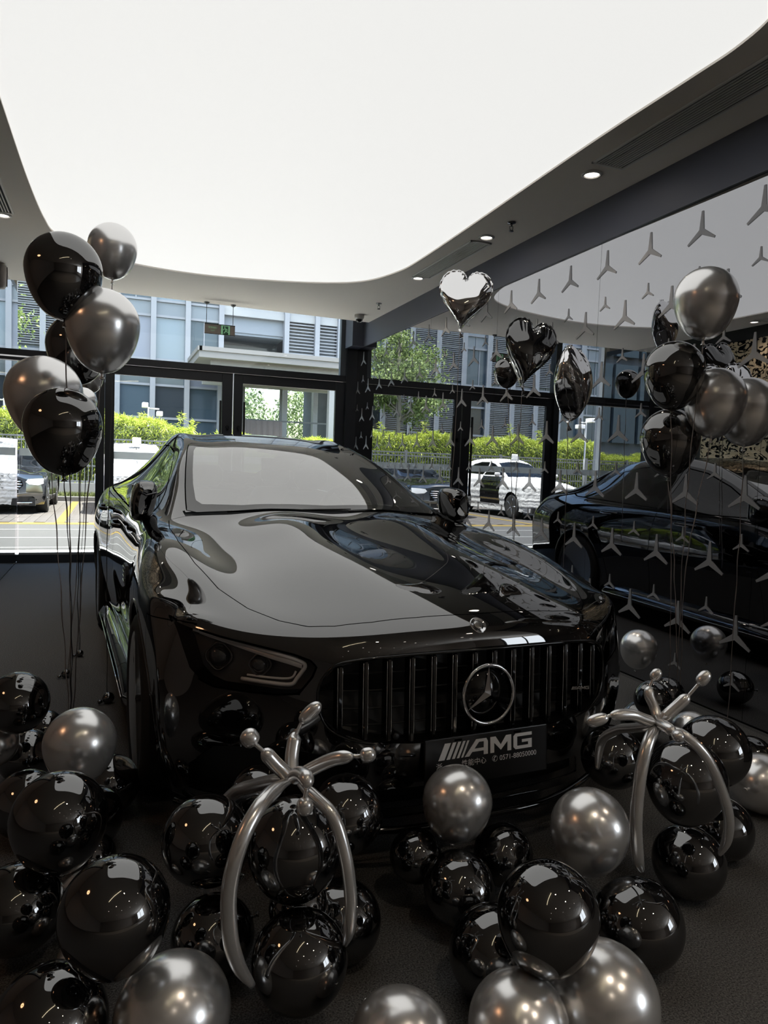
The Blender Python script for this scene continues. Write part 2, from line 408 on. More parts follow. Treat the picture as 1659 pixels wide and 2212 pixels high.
b = MB(); b.tube([(.02 + .045 * math.cos(a) * 0, -.036 * math.cos(a) - .012, -.062 - .030 * math.sin(a)) for a in np.linspace(0, math.pi, 9)], .003, 6); b.build('dome_band', MATS['camera_white'], t)
sg = empty('exit_sign', (1.185, 8.70, 2.827)); tag(sg, 'grey hanging exit sign with a green running figure', 'sign')
b = MB(); b.box((0, 0, 0), (.352, .018, .118)); b.build('sign_board', mat('sign_grey', (.42, .36, .32), .5), sg, bevel=.004)
grn = mat('sign_green', (.34, .70, .40), rough=.5, emit=(.30, .62, .36), es=.25); drk = mat('sign_dark_green', (.05, .16, .09), .6)
b = MB(); b.b2((-.178, -.011, .052), (.178, -.009, .060)); b.b2((-.178, -.011, -.060), (.178, -.009, -.054)); b.build('sign_edge', BLKPLASTIC, sg)
b = MB(); b.b2((.010, -.0115, -.056), (.118, -.0095, .054)); b.build('sign_door_field', drk, sg)
b = MB(); b.b2((.014, -.0125, -.054), (.034, -.0115, .050)); b.b2((.098, -.0125, -.054), (.116, -.0115, .050)); b.b2((.034, -.0125, .042), (.098, -.0115, .050)); b.build('sign_doorway', grn, sg)
b = MB()
def seg(p, q_, w=.0045):
    p, q_ = Vector(p), Vector(q_); d = (q_ - p).normalized(); n_ = Vector((-d.y, d.x)) * w
    b.prism([tuple(p - n_), tuple(q_ - n_), tuple(q_ + n_), tuple(p + n_)][::1], -.0135, -.0125, 'y')
b.lathe([(0, 0), (.0075, 0), (.0075, .001), (0, .001)], 14, Matrix.Translation((.056, -.0125, .030)) @ Matrix.Rotation(math.pi / 2, 4, 'X'))
for p, q_ in (((.062, .018), (.070, -.006)), ((.060, .016), (.046, .008)), ((.046, .008), (.042, -.004)), ((.064, .014), (.080, .006)), ((.080, .006), (.090, -.002)), ((.069, -.006), (.060, -.024)), ((.060, -.024), (.046, -.040)), ((.070, -.006), (.082, -.022)), ((.082, -.022), (.097, -.024))): seg(p, q_)
b.build('running_figure', grn, sg)
for txt, z, s in (('\u5b89\u5168\u51fa\u53e3', .014, .026), ('EXIT', -.020, .022)):
    me = text_mesh(txt, s, .0003); me.materials.append(grn); new_obj('sign_text', me, sg, (-.082, -.0105, z), (math.pi / 2, 0, 0))
for x in (-.155, .152):
    b = MB(); b.tube([(x, 0, .058), (x, 0, .300)], .0035, 8); r = b.build('sign_rod', DKCHROME, sg)
    b = MB(); b.lathe([(.030, .303), (.032, .297), (.020, .284), (.008, .276)], 20, Matrix.Translation((x, 0, 0))); b.build('rod_rose', mat('rose_grey', (.18, .18, .175), .5), sg)
# capsule shape of unidentified kind added at the left edge of view
t = empty('pale_capsule', (-1.018, 8.02, 3.04)); tag(t, 'pale capsule with a dark seam under the left soffit', 'lamp')
b = MB(); b.lathe([(0, -.155), (.04, -.15), (.065, -.12), (.07, 0), (.065, .07), (.0, .085)], 20, Matrix.Diagonal((.7, 1, 1, 1))); b.build('capsule_body', mat('capsule_beige', (.42, .38, .36), .35), t)
b = MB(); b.tube([(.049, 0, .06), (.051, 0, 0), (.049, 0, -.13)], .004, 6); b.build('capsule_seam', BLKPLASTIC, t)

# ---- street glazing
pane = glass('window_glass', (.93, .955, .95), 1.45)
fro = mat('frosted_band', (.66, .66, .64), rough=.7)
_n = fro.node_tree.nodes; _l = fro.node_tree.links
_t = _n.new('ShaderNodeBsdfTranslucent'); _t.inputs[0].default_value = (.72, .72, .70, 1); _x = _n.new('ShaderNodeMixShader'); _x.inputs[0].default_value = .6
_l.new(_n['Principled BSDF'].outputs[0], _x.inputs[1]); _l.new(_t.outputs[0], _x.inputs[2]); _l.new(_x.outputs[0], _n['Material Output'].inputs[0])
def glazed(name, x0, x1, z0, z1, parent, y=YG):
    b = MB(); b.b2((x0, y - .003, z0), (x1, y + .003, z1)); return b.build(name, pane, parent)
def star_mark(parent, x, z, y, r=.026):
    b = MB(); b.tube([(x + r * math.cos(a), y, z + r * math.sin(a)) for a in np.linspace(0, 2 * math.pi, 25)[:-1]], .0032, 5, closed=True)
    for k in range(3):
        a = math.pi / 2 + k * 2 * math.pi / 3; d = (math.cos(a), math.sin(a)); n_ = (-d[1], d[0])
        b.prism([(x + n_[0] * .006, z + n_[1] * .006), (x - n_[0] * .006, z - n_[1] * .006), (x + d[0] * r, z + d[1] * r)], y - .001, y + .001, 'y')
    return b.build('band_emblem', mat('band_print', (.40, .41, .41), .6), parent)
# fixed light on the left
b = MB(); b.b2((-1.02, YG - .04, 0), (-.17, YG + .05, .095)); b.b2((-1.02, YG - .05, 2.36), (-.17, YG + .06, 2.485))
w1 = struct(b.build('window_1', FRAME), 'fixed side light with a frosted band')
b = MB(); b.b2((-1.0, YG - .02, .095), (-.17, YG + .02, .118)); b.build('window_bead', mat('bead_grey', (.25, .26, .27), .4), w1)
b = MB(); b.b2((-1.02, YG - .055, 2.395), (-.17, YG - .05, 2.412)); b.build('bead_line', CHROME, w1)
glazed('window_pane', -1.0, -.17, .118, 2.36, w1)
b = MB(); b.b2((-1.0, YG + .004, 1.262), (-.17, YG + .006, 1.350)); b.build('frosted_band', fro, w1)
star_mark(w1, -.60, 1.306, YG + .003)
# posts
b = MB(); b.b2((-.17, YG - .06, 0), (-.075, YG + .08, 3.62)); struct(b.build('trim_3', FRAME), 'dark post between side light and door')
b = MB(); b.b2((2.955, YG - .08, 0), (XM, YG + .08, 3.62)); struct(b.build('trim_4', FRAME), 'dark corner post')
b = MB(); b.b2((2.88, YG - .03, 2.48), (2.955, YG + .05, 3.62)); struct(b.build('trim_5', mat('mullion_grey', (.12, .14, .165), .4)), 'blue-grey mullion beside the corner post')
b = MB(); b.b2((-.075, YG - .05, 2.415), (2.955, YG + .06, 2.490)); b.b2((-.075, YG - .075, 2.405), (2.955, YG - .05, 2.425)); struct(b.build('trim_6', FRAME), 'dark transom over the double door')
# door leaves
def leaf(name, x0, x1, gx0, gx1, label, hx):
    b = MB(); y0, y1 = YG - .025, YG + .03
    b.b2((x0, y0, .01), (gx0, y1, 2.405)); b.b2((gx1, y0, .01), (x1, y1, 2.405)); b.b2((gx0, y0, 2.285), (gx1, y1, 2.405)); b.b2((gx0, y0, .01), (gx1, y1, .13))
    d = struct(b.build(name, FRAME, bevel=.004), label)
    glazed('door_pane', gx0, gx1, .13, 2.285, d)
    b = MB(); b.b2((gx0, YG + .004, 1.262), (gx1, YG + .006, 1.350)); b.build('frosted_band', fro, d)
    star_mark(d, (gx0 + gx1) / 2 + .05, 1.306, YG + .003)
    b = MB(); b.tube([(hx, y0, 1.72), (hx, y0 - .035, 1.72), (hx, y0 - .04, 1.68)], .012, 8); b.lathe([(.022, 0), (.022, .008), (0, .008)], 16, Matrix.Translation((hx, y0, 1.72)) @ Matrix.Rotation(math.pi / 2, 4, 'X')); b.build('door_catch', BLKPLASTIC, d)
    b = MB(); hh = gx1 - .02 if hx < 1.46 else gx0 + .02
    b.b2((hh - .012, y0 - .03, .9), (hh + .012, y0, 2.05)); b.build('door_rail', BLKPLASTIC, d, bevel=.004)
leaf('door_1', -.072, 1.452, .036, 1.318, 'left leaf of the dark framed glass door', 1.39)
leaf('door_2', 1.468, 2.952, 1.580, 2.825, 'right leaf of the dark framed glass door', 1.53)
b = MB(); b.b2((-.075, YG - .06, 0), (2.955, YG + .06, .012)); struct(b.build('trim_7', DKCHROME), 'door threshold')
# high lights above the transom
b = MB(); b.b2((-1.02, YG - .04, 3.56), (2.955, YG + .05, 3.62)); 
w3 = struct(b.build('window_3', FRAME), 'high band of glass above the door')
glazed('window_pane', -1.02, -.17, 2.485, 3.56, w3); glazed('window_pane', -.075, 2.88, 2.49, 3.56, w3)
b = MB(); b.b2((-1.13, 9.42, 0), (-1.035, 9.50, 3.62)); struct(b.build('trim_8', mat('white_jamb', (.78, .78, .76), .5)), 'white pilaster outside the glazing')
# =================================================================== the street outside
GZ = -.05
asph = mat('asphalt', (.2, .2, .2), .9); noise_col(asph, (.040, .039, .038), (.062, .061, .059), 60, 5)
pale = mat('pale_paving', (.5, .5, .48), .85); noise_col(pale, (.76, .755, .74), (.84, .835, .82), 8, 4)
wline = mat('road_white', (.19, .19, .187), .7); yline = mat('road_yellow', (.145, .098, .016), .7)
paver = mat('brick_paver', (.36, .31, .28), .9); noise_col(paver, (.050, .044, .040), (.076, .068, .062), 14, 4)
curbm = mat('kerb_stone', (.09, .088, .086), .85); soil = mat('grass_ground', (.20, .26, .07), .95)
noise_col(soil, (.035, .043, .012), (.08, .09, .028), 26, 5)
b = MB(); b.b2((-22, 10.95, GZ - .2), (16, 15.05, GZ)); struct(b.build('street', asph), 'grey asphalt lane')
b = MB(); b.b2((-22, 9.46, GZ - .2), (16, 10.95, GZ + .004)); struct(b.build('pavement', pale), 'pale paving before the glass doors')
b = MB(); b.b2((-22, 15.05, GZ - .2), (16, 22.9, GZ - .012)); bay = struct(b.build('parking_bay', mat('joint_sand', (.16, .14, .12), .95)), 'parking bays paved with long pavers')
# pavers: those in the open gap one by one, the rest joined
pm = MB(); pm.box((0, 0, 0), (.192, .392, .03)); pmesh = pm.mesh('paver', paver, bevel=.006)
rest = MB(); cnt = 0
rnd = random.Random(3)
for i in range(-40, 24):
    for j in range(18):
        x = i * .2 + .1; y = 15.62 + j * .4 + (.2 if i % 2 else 0)
        if y > 22.6: continue
        if -1.7 < x < -.2 and cnt < 290:
            new_obj('paver', pmesh, bay, (x, y, GZ - .014 + rnd.uniform(-.002, .002))); cnt += 1
        else:
            rest.b2((x - .096, y - .196, GZ - .02), (x + .096, y + .196, GZ + rnd.uniform(-.001, .002)))
o = rest.build('paver_field', paver, bay); o['kind'] = 'stuff'
ln = 0
for y, w, lab in ((11.28, .10, 'first'), (12.62, .09, 'second'), (14.0, .09, 'third')):
    b = MB(); b.b2((-20, y - w / 2, GZ), (14, y + w / 2, GZ + .004)); ln += 1; struct(b.build('lane_marking', wline), 'thin white line along the lane')
b = MB(); b.b2((-22, 15.05, GZ - .02), (16, 15.45, GZ + .003)); struct(b.build('lane_marking', yline), 'yellow line along the parking bays')
for x in (-.93, -3.9, 2.0, -6.9):
    b = MB(); b.b2((x - .085, 15.45, GZ - .01), (x + .085, 22.6, GZ + .006)); struct(b.build('bay_marking', yline), 'yellow divider between two parking bays')
b = MB(); b.b2((-22, 22.9, GZ - .1), (16, 23.12, GZ + .13)); struct(b.build('kerb', curbm, bevel=.02), 'stone kerb before the grass verge')
b = MB(); b.b2((-22, 23.12, GZ - .1), (16, 24.4, GZ + .11)); verge = struct(b.build('grass_verge', soil), 'narrow strip of dry grass')
rg = np.random.default_rng(4)
n_ = 16000
gx_, gy_ = rg.uniform(-7, 4, n_), rg.uniform(23.20, 24.24, n_)
gm = MB()
for x, y in zip(gx_, gy_):
    a = rg.uniform(0, 6.28); h = rg.uniform(.05, .16); w = .012; dx, dy = math.cos(a) * w, math.sin(a) * w; lx, ly = rg.normal(0, .04, 2)
    gm.v += [(x - dx, y - dy, GZ + .10), (x + dx, y + dy, GZ + .10), (x + lx, y + ly, GZ + .10 + h)]; k = len(gm.v); gm.f.append((k - 3, k - 2, k - 1)); gm.s.append(False)
gr_m = mat('grass_blades', (.08, .095, .023), .8)
o = gm.build('grass', gr_m); tag(o, 'short dry grass on the verge before the fence', 'grass', kind='stuff')

# ---- plinth and fence
b = MB(); b.b2((-22, 24.4, GZ), (22, 24.62, .43)); struct(b.build('garden_wall', mat('plinth_render', (.22, .215, .205), .9)), 'low rendered wall under the fence')
fm = mat('fence_grey', (.13, .134, .138), .5)
fence = empty('fence', (0, 24.5, .43)); tag(fence, 'grey railing of thin upright bars in front of the hedge', 'fence')
for z in (.06, .55, 1.30, 1.42):
    b = MB(); b.b2((-18, -.02, z - .022), (20, .02, z + .022)); b.build('rail', fm, fence)
pb = MB(); pb.b2((-.045, -.045, 0), (.045, .045, 1.50)); pme = pb.mesh('fence_post', fm)
for i in range(20): new_obj('fence_post', pme, fence, (-18 + 2.0 * i, 0, 0))
bars = MB()
for i in range(338):
    x = -17.9 + .112 * i; bars.b2((x - .012, -.012, .02), (x + .012, .012, 1.42))
o = bars.build('fence_bars', fm, fence); o['kind'] = 'stuff'

# ---- leaves
def leaf_mat(name, c1, c2):
    m = mat(name, c1, .55); nt = m.node_tree; n = nt.nodes; l = nt.links
    at = n.new('ShaderNodeAttribute'); at.attribute_name = 'shade'; mx = n.new('ShaderNodeMix'); mx.data_type = 'RGBA'
    l.new(at.outputs['Fac'], mx.inputs['Factor']); mx.inputs['A'].default_value = (*c1, 1); mx.inputs['B'].default_value = (*c2, 1)
    l.new(mx.outputs['Result'], n['Principled BSDF'].inputs['Base Color'])
    tr = n.new('ShaderNodeBsdfTranslucent'); l.new(mx.outputs['Result'], tr.inputs['Color'])
    ms = n.new('ShaderNodeMixShader'); ms.inputs[0].default_value = .35
    out = n['Material Output']; l.new(n['Principled BSDF'].outputs[0], ms.inputs[1]); l.new(tr.outputs[0], ms.inputs[2]); l.new(ms.outputs[0], out.inputs[0])
    return m
def leaves(name, P, D, L, Wd, m, parent=None, seed=0):
    """P base points, D directions, L lengths, Wd widths: folded leaf blades, real geometry"""
    r = np.random.default_rng(seed); N = len(P)
    D = D / np.linalg.norm(D, axis=1)[:, None]
    S = np.cross(D, r.normal(0, 1, (N, 3))); S /= np.linalg.norm(S, axis=1)[:, None] + 1e-9
    U = np.cross(S, D)
    L = L[:, None]; Wd = Wd[:, None]
    V = np.empty((N, 4, 3))
    V[:, 0] = P; V[:, 1] = P + D * L * .4 + S * Wd + U * Wd * .3; V[:, 2] = P + D * L - np.array([0, 0, 1]) * L * .15; V[:, 3] = P + D * L * .4 - S * Wd + U * Wd * .3
    me = bpy.data.meshes.new(name); me.vertices.add(N * 4); me.vertices.foreach_set('co', V.ravel())
    me.loops.add(N * 6); me.polygons.add(N * 2)
    base = np.arange(N)[:, None] * 4
    lp = np.concatenate([base + np.array([[0, 1, 2]]), base + np.array([[0, 2, 3]])], 1).ravel()
    me.loops.foreach_set('vertex_index', lp.astype(np.int32)); me.polygons.foreach_set('loop_start', (np.arange(N * 2) * 3).astype(np.int32))
    at = me.attributes.new('shade', 'FLOAT', 'POINT'); at.data.foreach_set('value', np.repeat(r.random(N), 4).astype(np.float32))
    me.materials.append(m); me.update(calc_edges=True); me.validate()
    return new_obj(name, me, parent)
hm = leaf_mat('hedge_leaf', (.23, .31, .037), (.50, .55, .10))
r = np.random.default_rng(8)
hedge = empty('hedge', (0, 25.50, .44)); tag(hedge, 'long bright bamboo hedge behind the railing', 'hedge')
core = MB(); 
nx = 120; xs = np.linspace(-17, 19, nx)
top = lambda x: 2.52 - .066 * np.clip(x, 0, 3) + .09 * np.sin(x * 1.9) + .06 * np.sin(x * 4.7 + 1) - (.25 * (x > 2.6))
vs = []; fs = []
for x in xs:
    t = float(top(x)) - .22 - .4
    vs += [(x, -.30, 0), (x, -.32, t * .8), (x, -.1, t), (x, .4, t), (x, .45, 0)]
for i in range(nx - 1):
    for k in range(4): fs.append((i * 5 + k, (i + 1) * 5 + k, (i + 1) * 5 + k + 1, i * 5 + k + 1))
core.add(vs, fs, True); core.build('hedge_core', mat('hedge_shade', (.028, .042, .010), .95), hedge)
N = 40000
x = r.uniform(-17, 19, N); tz = top(x) - .4; on_top = r.random(N) < .38
z = np.where(on_top, tz - r.random(N) ** 2 * .25, tz * (1 - r.random(N) ** 1.4 * .98)); y = np.where(on_top, r.uniform(-.42, .45, N), -.34 - r.random(N) * .16)
P = np.stack([x, y, z], 1); D = np.stack([r.normal(0, .7, N), np.where(on_top, r.normal(-.25, .5, N), -.75 + r.normal(0, .3, N)), np.where(on_top, .55 + r.normal(0, .35, N), -.25 + r.normal(0, .55, N))], 1)
o = leaves('hedge_leaves', P, D, r.uniform(.13, .26, N), r.uniform(.010, .020, N), hm, hedge, 1); o['kind'] = 'stuff'
# sprigs that stand above the hedge
for sx, hh in ((-.3, .42), (.9, .30), (2.15, .62), (2.55, .34), (-3.4, .5), (-5.2, .45), (-9.0, .55), (-10.4, .5), (-1.6, .35), (3.4, .25)):
    k = 60; t = r.random(k); zt = float(top(sx)) - .45
    P = np.stack([sx + r.normal(0, .03, k) + .12 * t, np.full(k, -.05) + r.normal(0, .05, k), zt + hh * t], 1)
    D = np.stack([r.normal(0, .8, k), r.normal(0, .5, k), .35 + r.normal(0, .3, k)], 1)
    leaves('hedge_sprig', P, D, r.uniform(.12, .22, k), r.uniform(.010, .017, k), hm, hedge, 20)
bl = empty('bollard_lamp', (-1.77, 23.8, GZ + .1)); tag(bl, 'short dark bollard lamp on the grass verge', 'bollard lamp')
b = MB(); b.b2((-.09, -.09, 0), (.09, .09, .40)); b.b2((-.10, -.10, .55), (.10, .10, .60)); b.build('bollard_body', BLKPLASTIC, bl, bevel=.01)
b = MB(); b.b2((-.075, -.075, .40), (.075, .075, .55)); b.build('bollard_glass', mat('bollard_glass', (.55, .48, .36), .3), bl)
def cctv(x, y, z, h, label):
    t = empty('camera_pole', (x, y, z)); tag(t, label, 'security camera', 'street cameras')
    b = MB(); b.tube([(0, 0, 0), (0, 0, h)], .035, 8); b.tube([(0, 0, h - .05), (.35, -.1, h - .05)], .025, 6); b.build('pole', mat('pole_grey', (.45, .46, .47), .5), t)
    for dx, dz in ((-.12, .05), (.36, -.22)):
        b = MB(); b.box((dx, -.12, h + dz), (.20, .42, .17)); b.build('camera_head', mat('cctv_white', (.8, .8, .8), .4), t, bevel=.03)
cctv(-11.35, 23.75, GZ + .1, 3.3, 'two white security cameras on a thin pole, seen in the mirrored wall')
cctv(1.20, 26.2, GZ, 3.1, 'white security camera just above the bright hedge')

# ---- tree between hedge and building
tr = empty('tree', (-4.65, 27.0, GZ)); tag(tr, 'slender street tree with pale trunk and airy green crown', 'tree')
bark = mat('bark', (.22, .20, .17), .9)
tk = MB(); tk.tube(catmull([(0, 0, 0), (.05, 0, 1.8), (-.03, 0, 3.6), (.05, .05, 5.2), (0, 0, 7.2)], 5), [.11] * 6 + [.09] * 6 + [.07] * 5 + [.04] * 4, 8)
ends = []
rt = random.Random(7)
for k in range(26):
    z0 = rt.uniform(3.0, 6.6); a = rt.uniform(0, 6.28); Lb = rt.uniform(1.0, 2.1) * (1 if z0 < 5.5 else .7)
    e = Vector((math.cos(a) * Lb, math.sin(a) * Lb, z0 + rt.uniform(.2, 1.0))); mid = Vector((math.cos(a) * Lb * .5, math.sin(a) * Lb * .5, z0 + .45))
    tk.tube([(0, 0, z0), mid, e], [.035, .022, .008], 5); ends += [(mid, .35), (e, .5), ((mid + e) / 2, .45)]
tk.build('trunk', bark, tr)
lm_ = leaf_mat('tree_leaf', (.07, .12, .035), (.26, .33, .115))
N = 9000; idx = r.integers(0, len(ends), N)
P = np.array([ends[i][0][:] for i in idx]) + r.normal(0, 1, (N, 3)) * np.array([ends[i][1] for i in idx])[:, None] * .5
o = leaves('tree_leaves', P, r.normal(0, 1, (N, 3)) + np.array([0, 0, -.4]), r.uniform(.08, .17, N), r.uniform(.03, .055, N), lm_, tr, 3); o['kind'] = 'stuff'

# ---- building across the street
YB = 30.0
bd = empty('office_building', (0, YB, GZ)); tag(bd, 'blue-grey glass office block with pale mullions across the street', 'building')
fr_m = mat('facade_frame', (.20, .22, .255), .45); pn = mat('facade_pane', (.05, .075, .10), rough=.05, spec=.4, coat=.0); pn2 = mat('facade_blind', (.15, .175, .235), rough=.3, coat=.2)
pn3 = mat('facade_pale', (.14, .19, .24), .15, coat=.2); pn4 = mat('facade_dark', (.025, .033, .042), .06, spec=.4)
spand = mat('facade_spandrel', (.13, .16, .195), .3, coat=.2)
b = MB(); b.b2((-22, .6, 0), (4.2, 6, 13)); b.b2((9.2, .6, 0), (34, 6, 13)); b.b2((4.2, 3.2, 5.2), (9.2, 6, 13)); b.build('building_core', mat('core_grey', (.10, .11, .125), .9), bd)
colx = [-21 + 1.31 * i for i in range(20)]
colx = [4.13 - 1.31 * i for i in range(20)]
cm = MB(); cm.b2((-.10, -.22, 0), (.10, .1, 13)); cme = cm.mesh('mullion', fr_m)
for x in colx: new_obj('mullion', cme, bd, (x, 0, 0))
zb = [.3, 1.55, 2.95, 4.25, 5.25, 6.95, 7.55, 9.0, 10.4, 12.8]
for z in zb:
    b = MB(); b.b2((-22, -.05, z - .045), (4.13, .08, z + .045)); b.build('transom', fr_m, bd)
rb = random.Random(11)
for i in range(len(colx) - 1):
    for k in range(len(zb) - 1):
        x1, x0 = colx[i] - .1, colx[i + 1] + .1
        u = rb.random(); m_ = spand if k in (5,) else (pn2 if u < .22 else pn3 if u < .42 else pn4 if u < .55 else pn)
        if k <= 2: m_ = pn4 if u < .45 else pn
        b = MB(); yo = rb.uniform(.02, .05)
        b.b2((x0, yo, zb[k] + .045), (x1, yo + .03, zb[k + 1] - .045)); b.build('pane', m_, bd)
        if k >= 3 and u > .6:
            b = MB(); xm_ = x0 + (x1 - x0) * rb.choice((.5, .7, .32)); b.b2((xm_ - .025, yo - .03, zb[k] + .045), (xm_ + .025, yo, zb[k + 1] - .045)); b.build('glazing_bar', fr_m, bd)
# louvred bays further along (the mirrored wall shows them)
lv = mat('louvre_grey', (.13, .145, .17), .45)
for i in range(4, 15):
    if i % 4 == 2: continue
    x1, x0 = colx[i] - .1, colx[i + 1] + .1
    b = MB()
    for q in range(62):
        z = 3.05 + q * .085
        if 5.2 < z < 5.36: continue
        b.b2((x0, -.10, z), (x1, .0, z + .045))
    o = b.build('louvre_blades', lv, bd); o['kind'] = 'stuff'
for q in range(15):      # plain bays further right, met only by a second reflection
    x0 = 9.4 + 1.6 * q
    b = MB(); b.b2((x0, .3, 3.0), (x0 + 1.4, .5, 7.0)); b.b2((x0, .3, 7.4), (x0 + 1.4, .5, 12.6)); b.build('pane', pn, bd)
# recessed bay, louvres with outdoor units
b = MB(); b.b2((4.2, 1.6, 4.6), (6.8, 1.7, 8.2)); b.build('recess_wall', mat('recess_blue', (.055, .07, .09), .5, coat=.4), bd)
b = MB(); b.b2((4.2, .2, 6.55), (6.8, 1.6, 6.65)); b.b2((4.2, .15, 6.65), (6.8, .25, 7.35)); b.build('recess_head', mat('recess_head', (.17, .20, .24), .5), bd)
b = MB(); b.b2((4.3, .1, 4.95), (5.0, .16, 5.75)); b.build('recess_panel', mat('recess_white', (.40, .43, .46), .5), bd)
b = MB(); b.b2((4.2, -.03, 5.42), (6.8, .03, 5.47)); b.b2((4.2, -.03, 5.15), (6.8, .03, 5.18))
for x in (4.5, 5.2, 5.9, 6.6): b.b2((x - .02, -.02, 4.9), (x + .02, .02, 5.45))
b.build('balustrade', fr_m, bd)
for x in (6.82, 8.14, 9.15): new_obj('mullion', cme, bd, (x, 0, 0))
b = MB(); b.b2((4.1, -.06, 7.28), (9.25, .1, 7.55)); b.b2((4.1, 0, 7.55), (9.25, .5, 13)); b.build('fascia', mat('fascia_white', (.26, .28, .30), .5), bd)
for x0, x1 in ((6.93, 8.03), (8.25, 9.05)):
    for q in range(17):
        z = 5.0 + q * .135
        b = MB(); b.b2((x0, -.06, z), (x1, .03, z + .045)); b.build('louvre', fr_m, bd)
    u = MB(); u.b2((x0 + .2, .25, 4.95), (x0 + .95, .6, 5.55)); u.build('outdoor_unit', mat('unit_white', (.34, .35, .36), .5), bd)
    u = MB(); u.b2((x0 + .25, .25, 5.6), (x0 + .8, .6, 6.0)); u.build('outdoor_unit', MATS['unit_white'], bd)
b = MB(); b.b2((6.9, .7, 4.6), (9.2, .8, 7.3)); b.build('bay_backing', mat('bay_grey', (.16, .175, .19), .7), bd)
b = MB(); b.tube([(8.95, -2.6, 5.0), (8.95, -2.6, 5.25), (8.75, -2.6, 5.42)], .05, 8); b.build('pipe', mat('cctv_white', (.8, .8, .8), .4), bd)

# ---- canopy with columns before it
cp = empty('entrance_canopy', (5.4, 26.2, GZ)); tag(cp, 'pale concrete canopy on columns in front of the office block', 'canopy')
cw = mat('canopy_white', (.19, .19, .188), .7); cu_ = mat('canopy_under', (.34, .35, .35), .8)
b = MB(); b.b2((-2.55, -.2, 4.95), (5.0, 3.4, 5.18)); b.build('roof_slab', cw, cp)
b = MB(); b.b2((-2.55, -.25, 5.18), (5.0, -.1, 5.33)); b.b2((-2.60, -.25, 5.18), (-2.45, 3.4, 5.33)); b.build('parapet', cw, cp)
b = MB(); b.b2((-2.1, .15, 4.30), (5.0, .35, 4.95)); b.build('front_beam', cw, cp); b = MB(); b.b2((-2.1, 2.6, 4.30), (5.0, 2.8, 4.95)); b.build('rear_beam', cu_, cp)
for x in (-1.4, 0.1, 1.6, 3.1): 
    b = MB(); b.b2((x - .1, .35, 4.5), (x + .1, 2.6, 4.95)); b.build('cross_beam', cu_, cp)
b = MB(); b.b2((-1.5, .05, 0), (-1.12, .45, 4.3)); b.build('column', cw, cp)
b = MB(); b.b2((2.32, .1, 0), (2.62, .4, 4.3)); b.build('column', mat('column_grey', (.26, .27, .28), .6), cp)
b = MB(); b.b2((3.5, 2.6, 0), (3.8, 2.9, 4.3)); b.build('column', cw, cp)
sc_ = empty('glass_screen', (5.4, 28.6, GZ)); tag(sc_, 'steel framed glass screen under the canopy with trees beyond', 'screen')
stl = mat('screen_steel', (.10, .105, .11), .5)
b = MB(); b.b2((-.56, -.04, 0), (-.48, .04, 4.3)); b.build('screen_post', stl, sc_); b = MB(); b.b2((.92, -.04, 0), (1.02, .04, 4.3)); b.build('screen_post', stl, sc_)
b = MB(); b.b2((-.9, -.03, 2.98), (3.2, .03, 3.04)); b.build('screen_rail', stl, sc_)
glazed('screen_pane', -.48, .92, .2, 4.2, sc_, y=0)
# draped hoarding under the canopy
hd = empty('covered_stack', (5.35, 27.7, GZ)); tag(hd, 'tall stack under a draped brown-grey cover below the canopy', 'covered stack')
b = MB(); vs = []; fs = []; nn = 60
for i in range(nn):
    t = i / (nn - 1); x = -1.0 + 1.9 * t; f = .05 * math.sin(t * 47) + .03 * math.sin(t * 101)
    vs += [(x, f, .0), (x + .02, f * .8, 1.6), (x, f * .3, 2.95), (x, .8, 2.98)]
for i in range(nn - 1):
    for k in range(3): fs.append((i * 4 + k, (i + 1) * 4 + k, (i + 1) * 4 + k + 1, i * 4 + k + 1))
b.add(vs, fs, True); b.build('drape', mat('drape_brown', (.13, .11, .10), .9), hd)
# far trees beyond the canopy
far = leaf_mat('far_leaf', (.09, .14, .055), (.28, .36, .17))
for k, (x, y, hh, lb) in enumerate(((6.4, 40, 5.2, 'feathery pale green tree seen far beyond the glass screen'), (10.6, 41, 5.6, 'round light green tree far beyond the dark canopy column'), (14.6, 46, 6.2, 'bushy green tree at the far right beyond the canopy'), (4.2, 47, 6.0, 'thin green tree beyond the covered stack'))):
    t = empty('far_tree', (x, y, GZ)); tag(t, lb, 'tree', 'trees beyond the canopy')
    b = MB(); b.tube([(0, 0, 0), (.1, 0, hh * .5), (0, 0, hh * .85)], [.12, .08, .03], 7); b.build('trunk', bark, t)
    N = 5000; ph = r.random(N) * 6.283; zz = r.random(N); rad = 1.9 * np.sqrt(r.random(N)) * (.5 + .7 * np.sin(zz * 2.9))
    P = np.stack([np.cos(ph) * rad, np.sin(ph) * rad, .5 + zz * (hh - .6) + r.normal(0, .2, N)], 1)
    o = leaves('tree_leaves', P, r.normal(0, 1, (N, 3)), r.uniform(.14, .3, N), r.uniform(.04, .07, N), far, t, 40 + k); o['kind'] = 'stuff'
b = MB(); b.b2((-60, 24.6, GZ - .3), (60, 90, GZ - .02)); struct(b.build('far_ground', mat('far_ground', (.22, .24, .20), .9)))
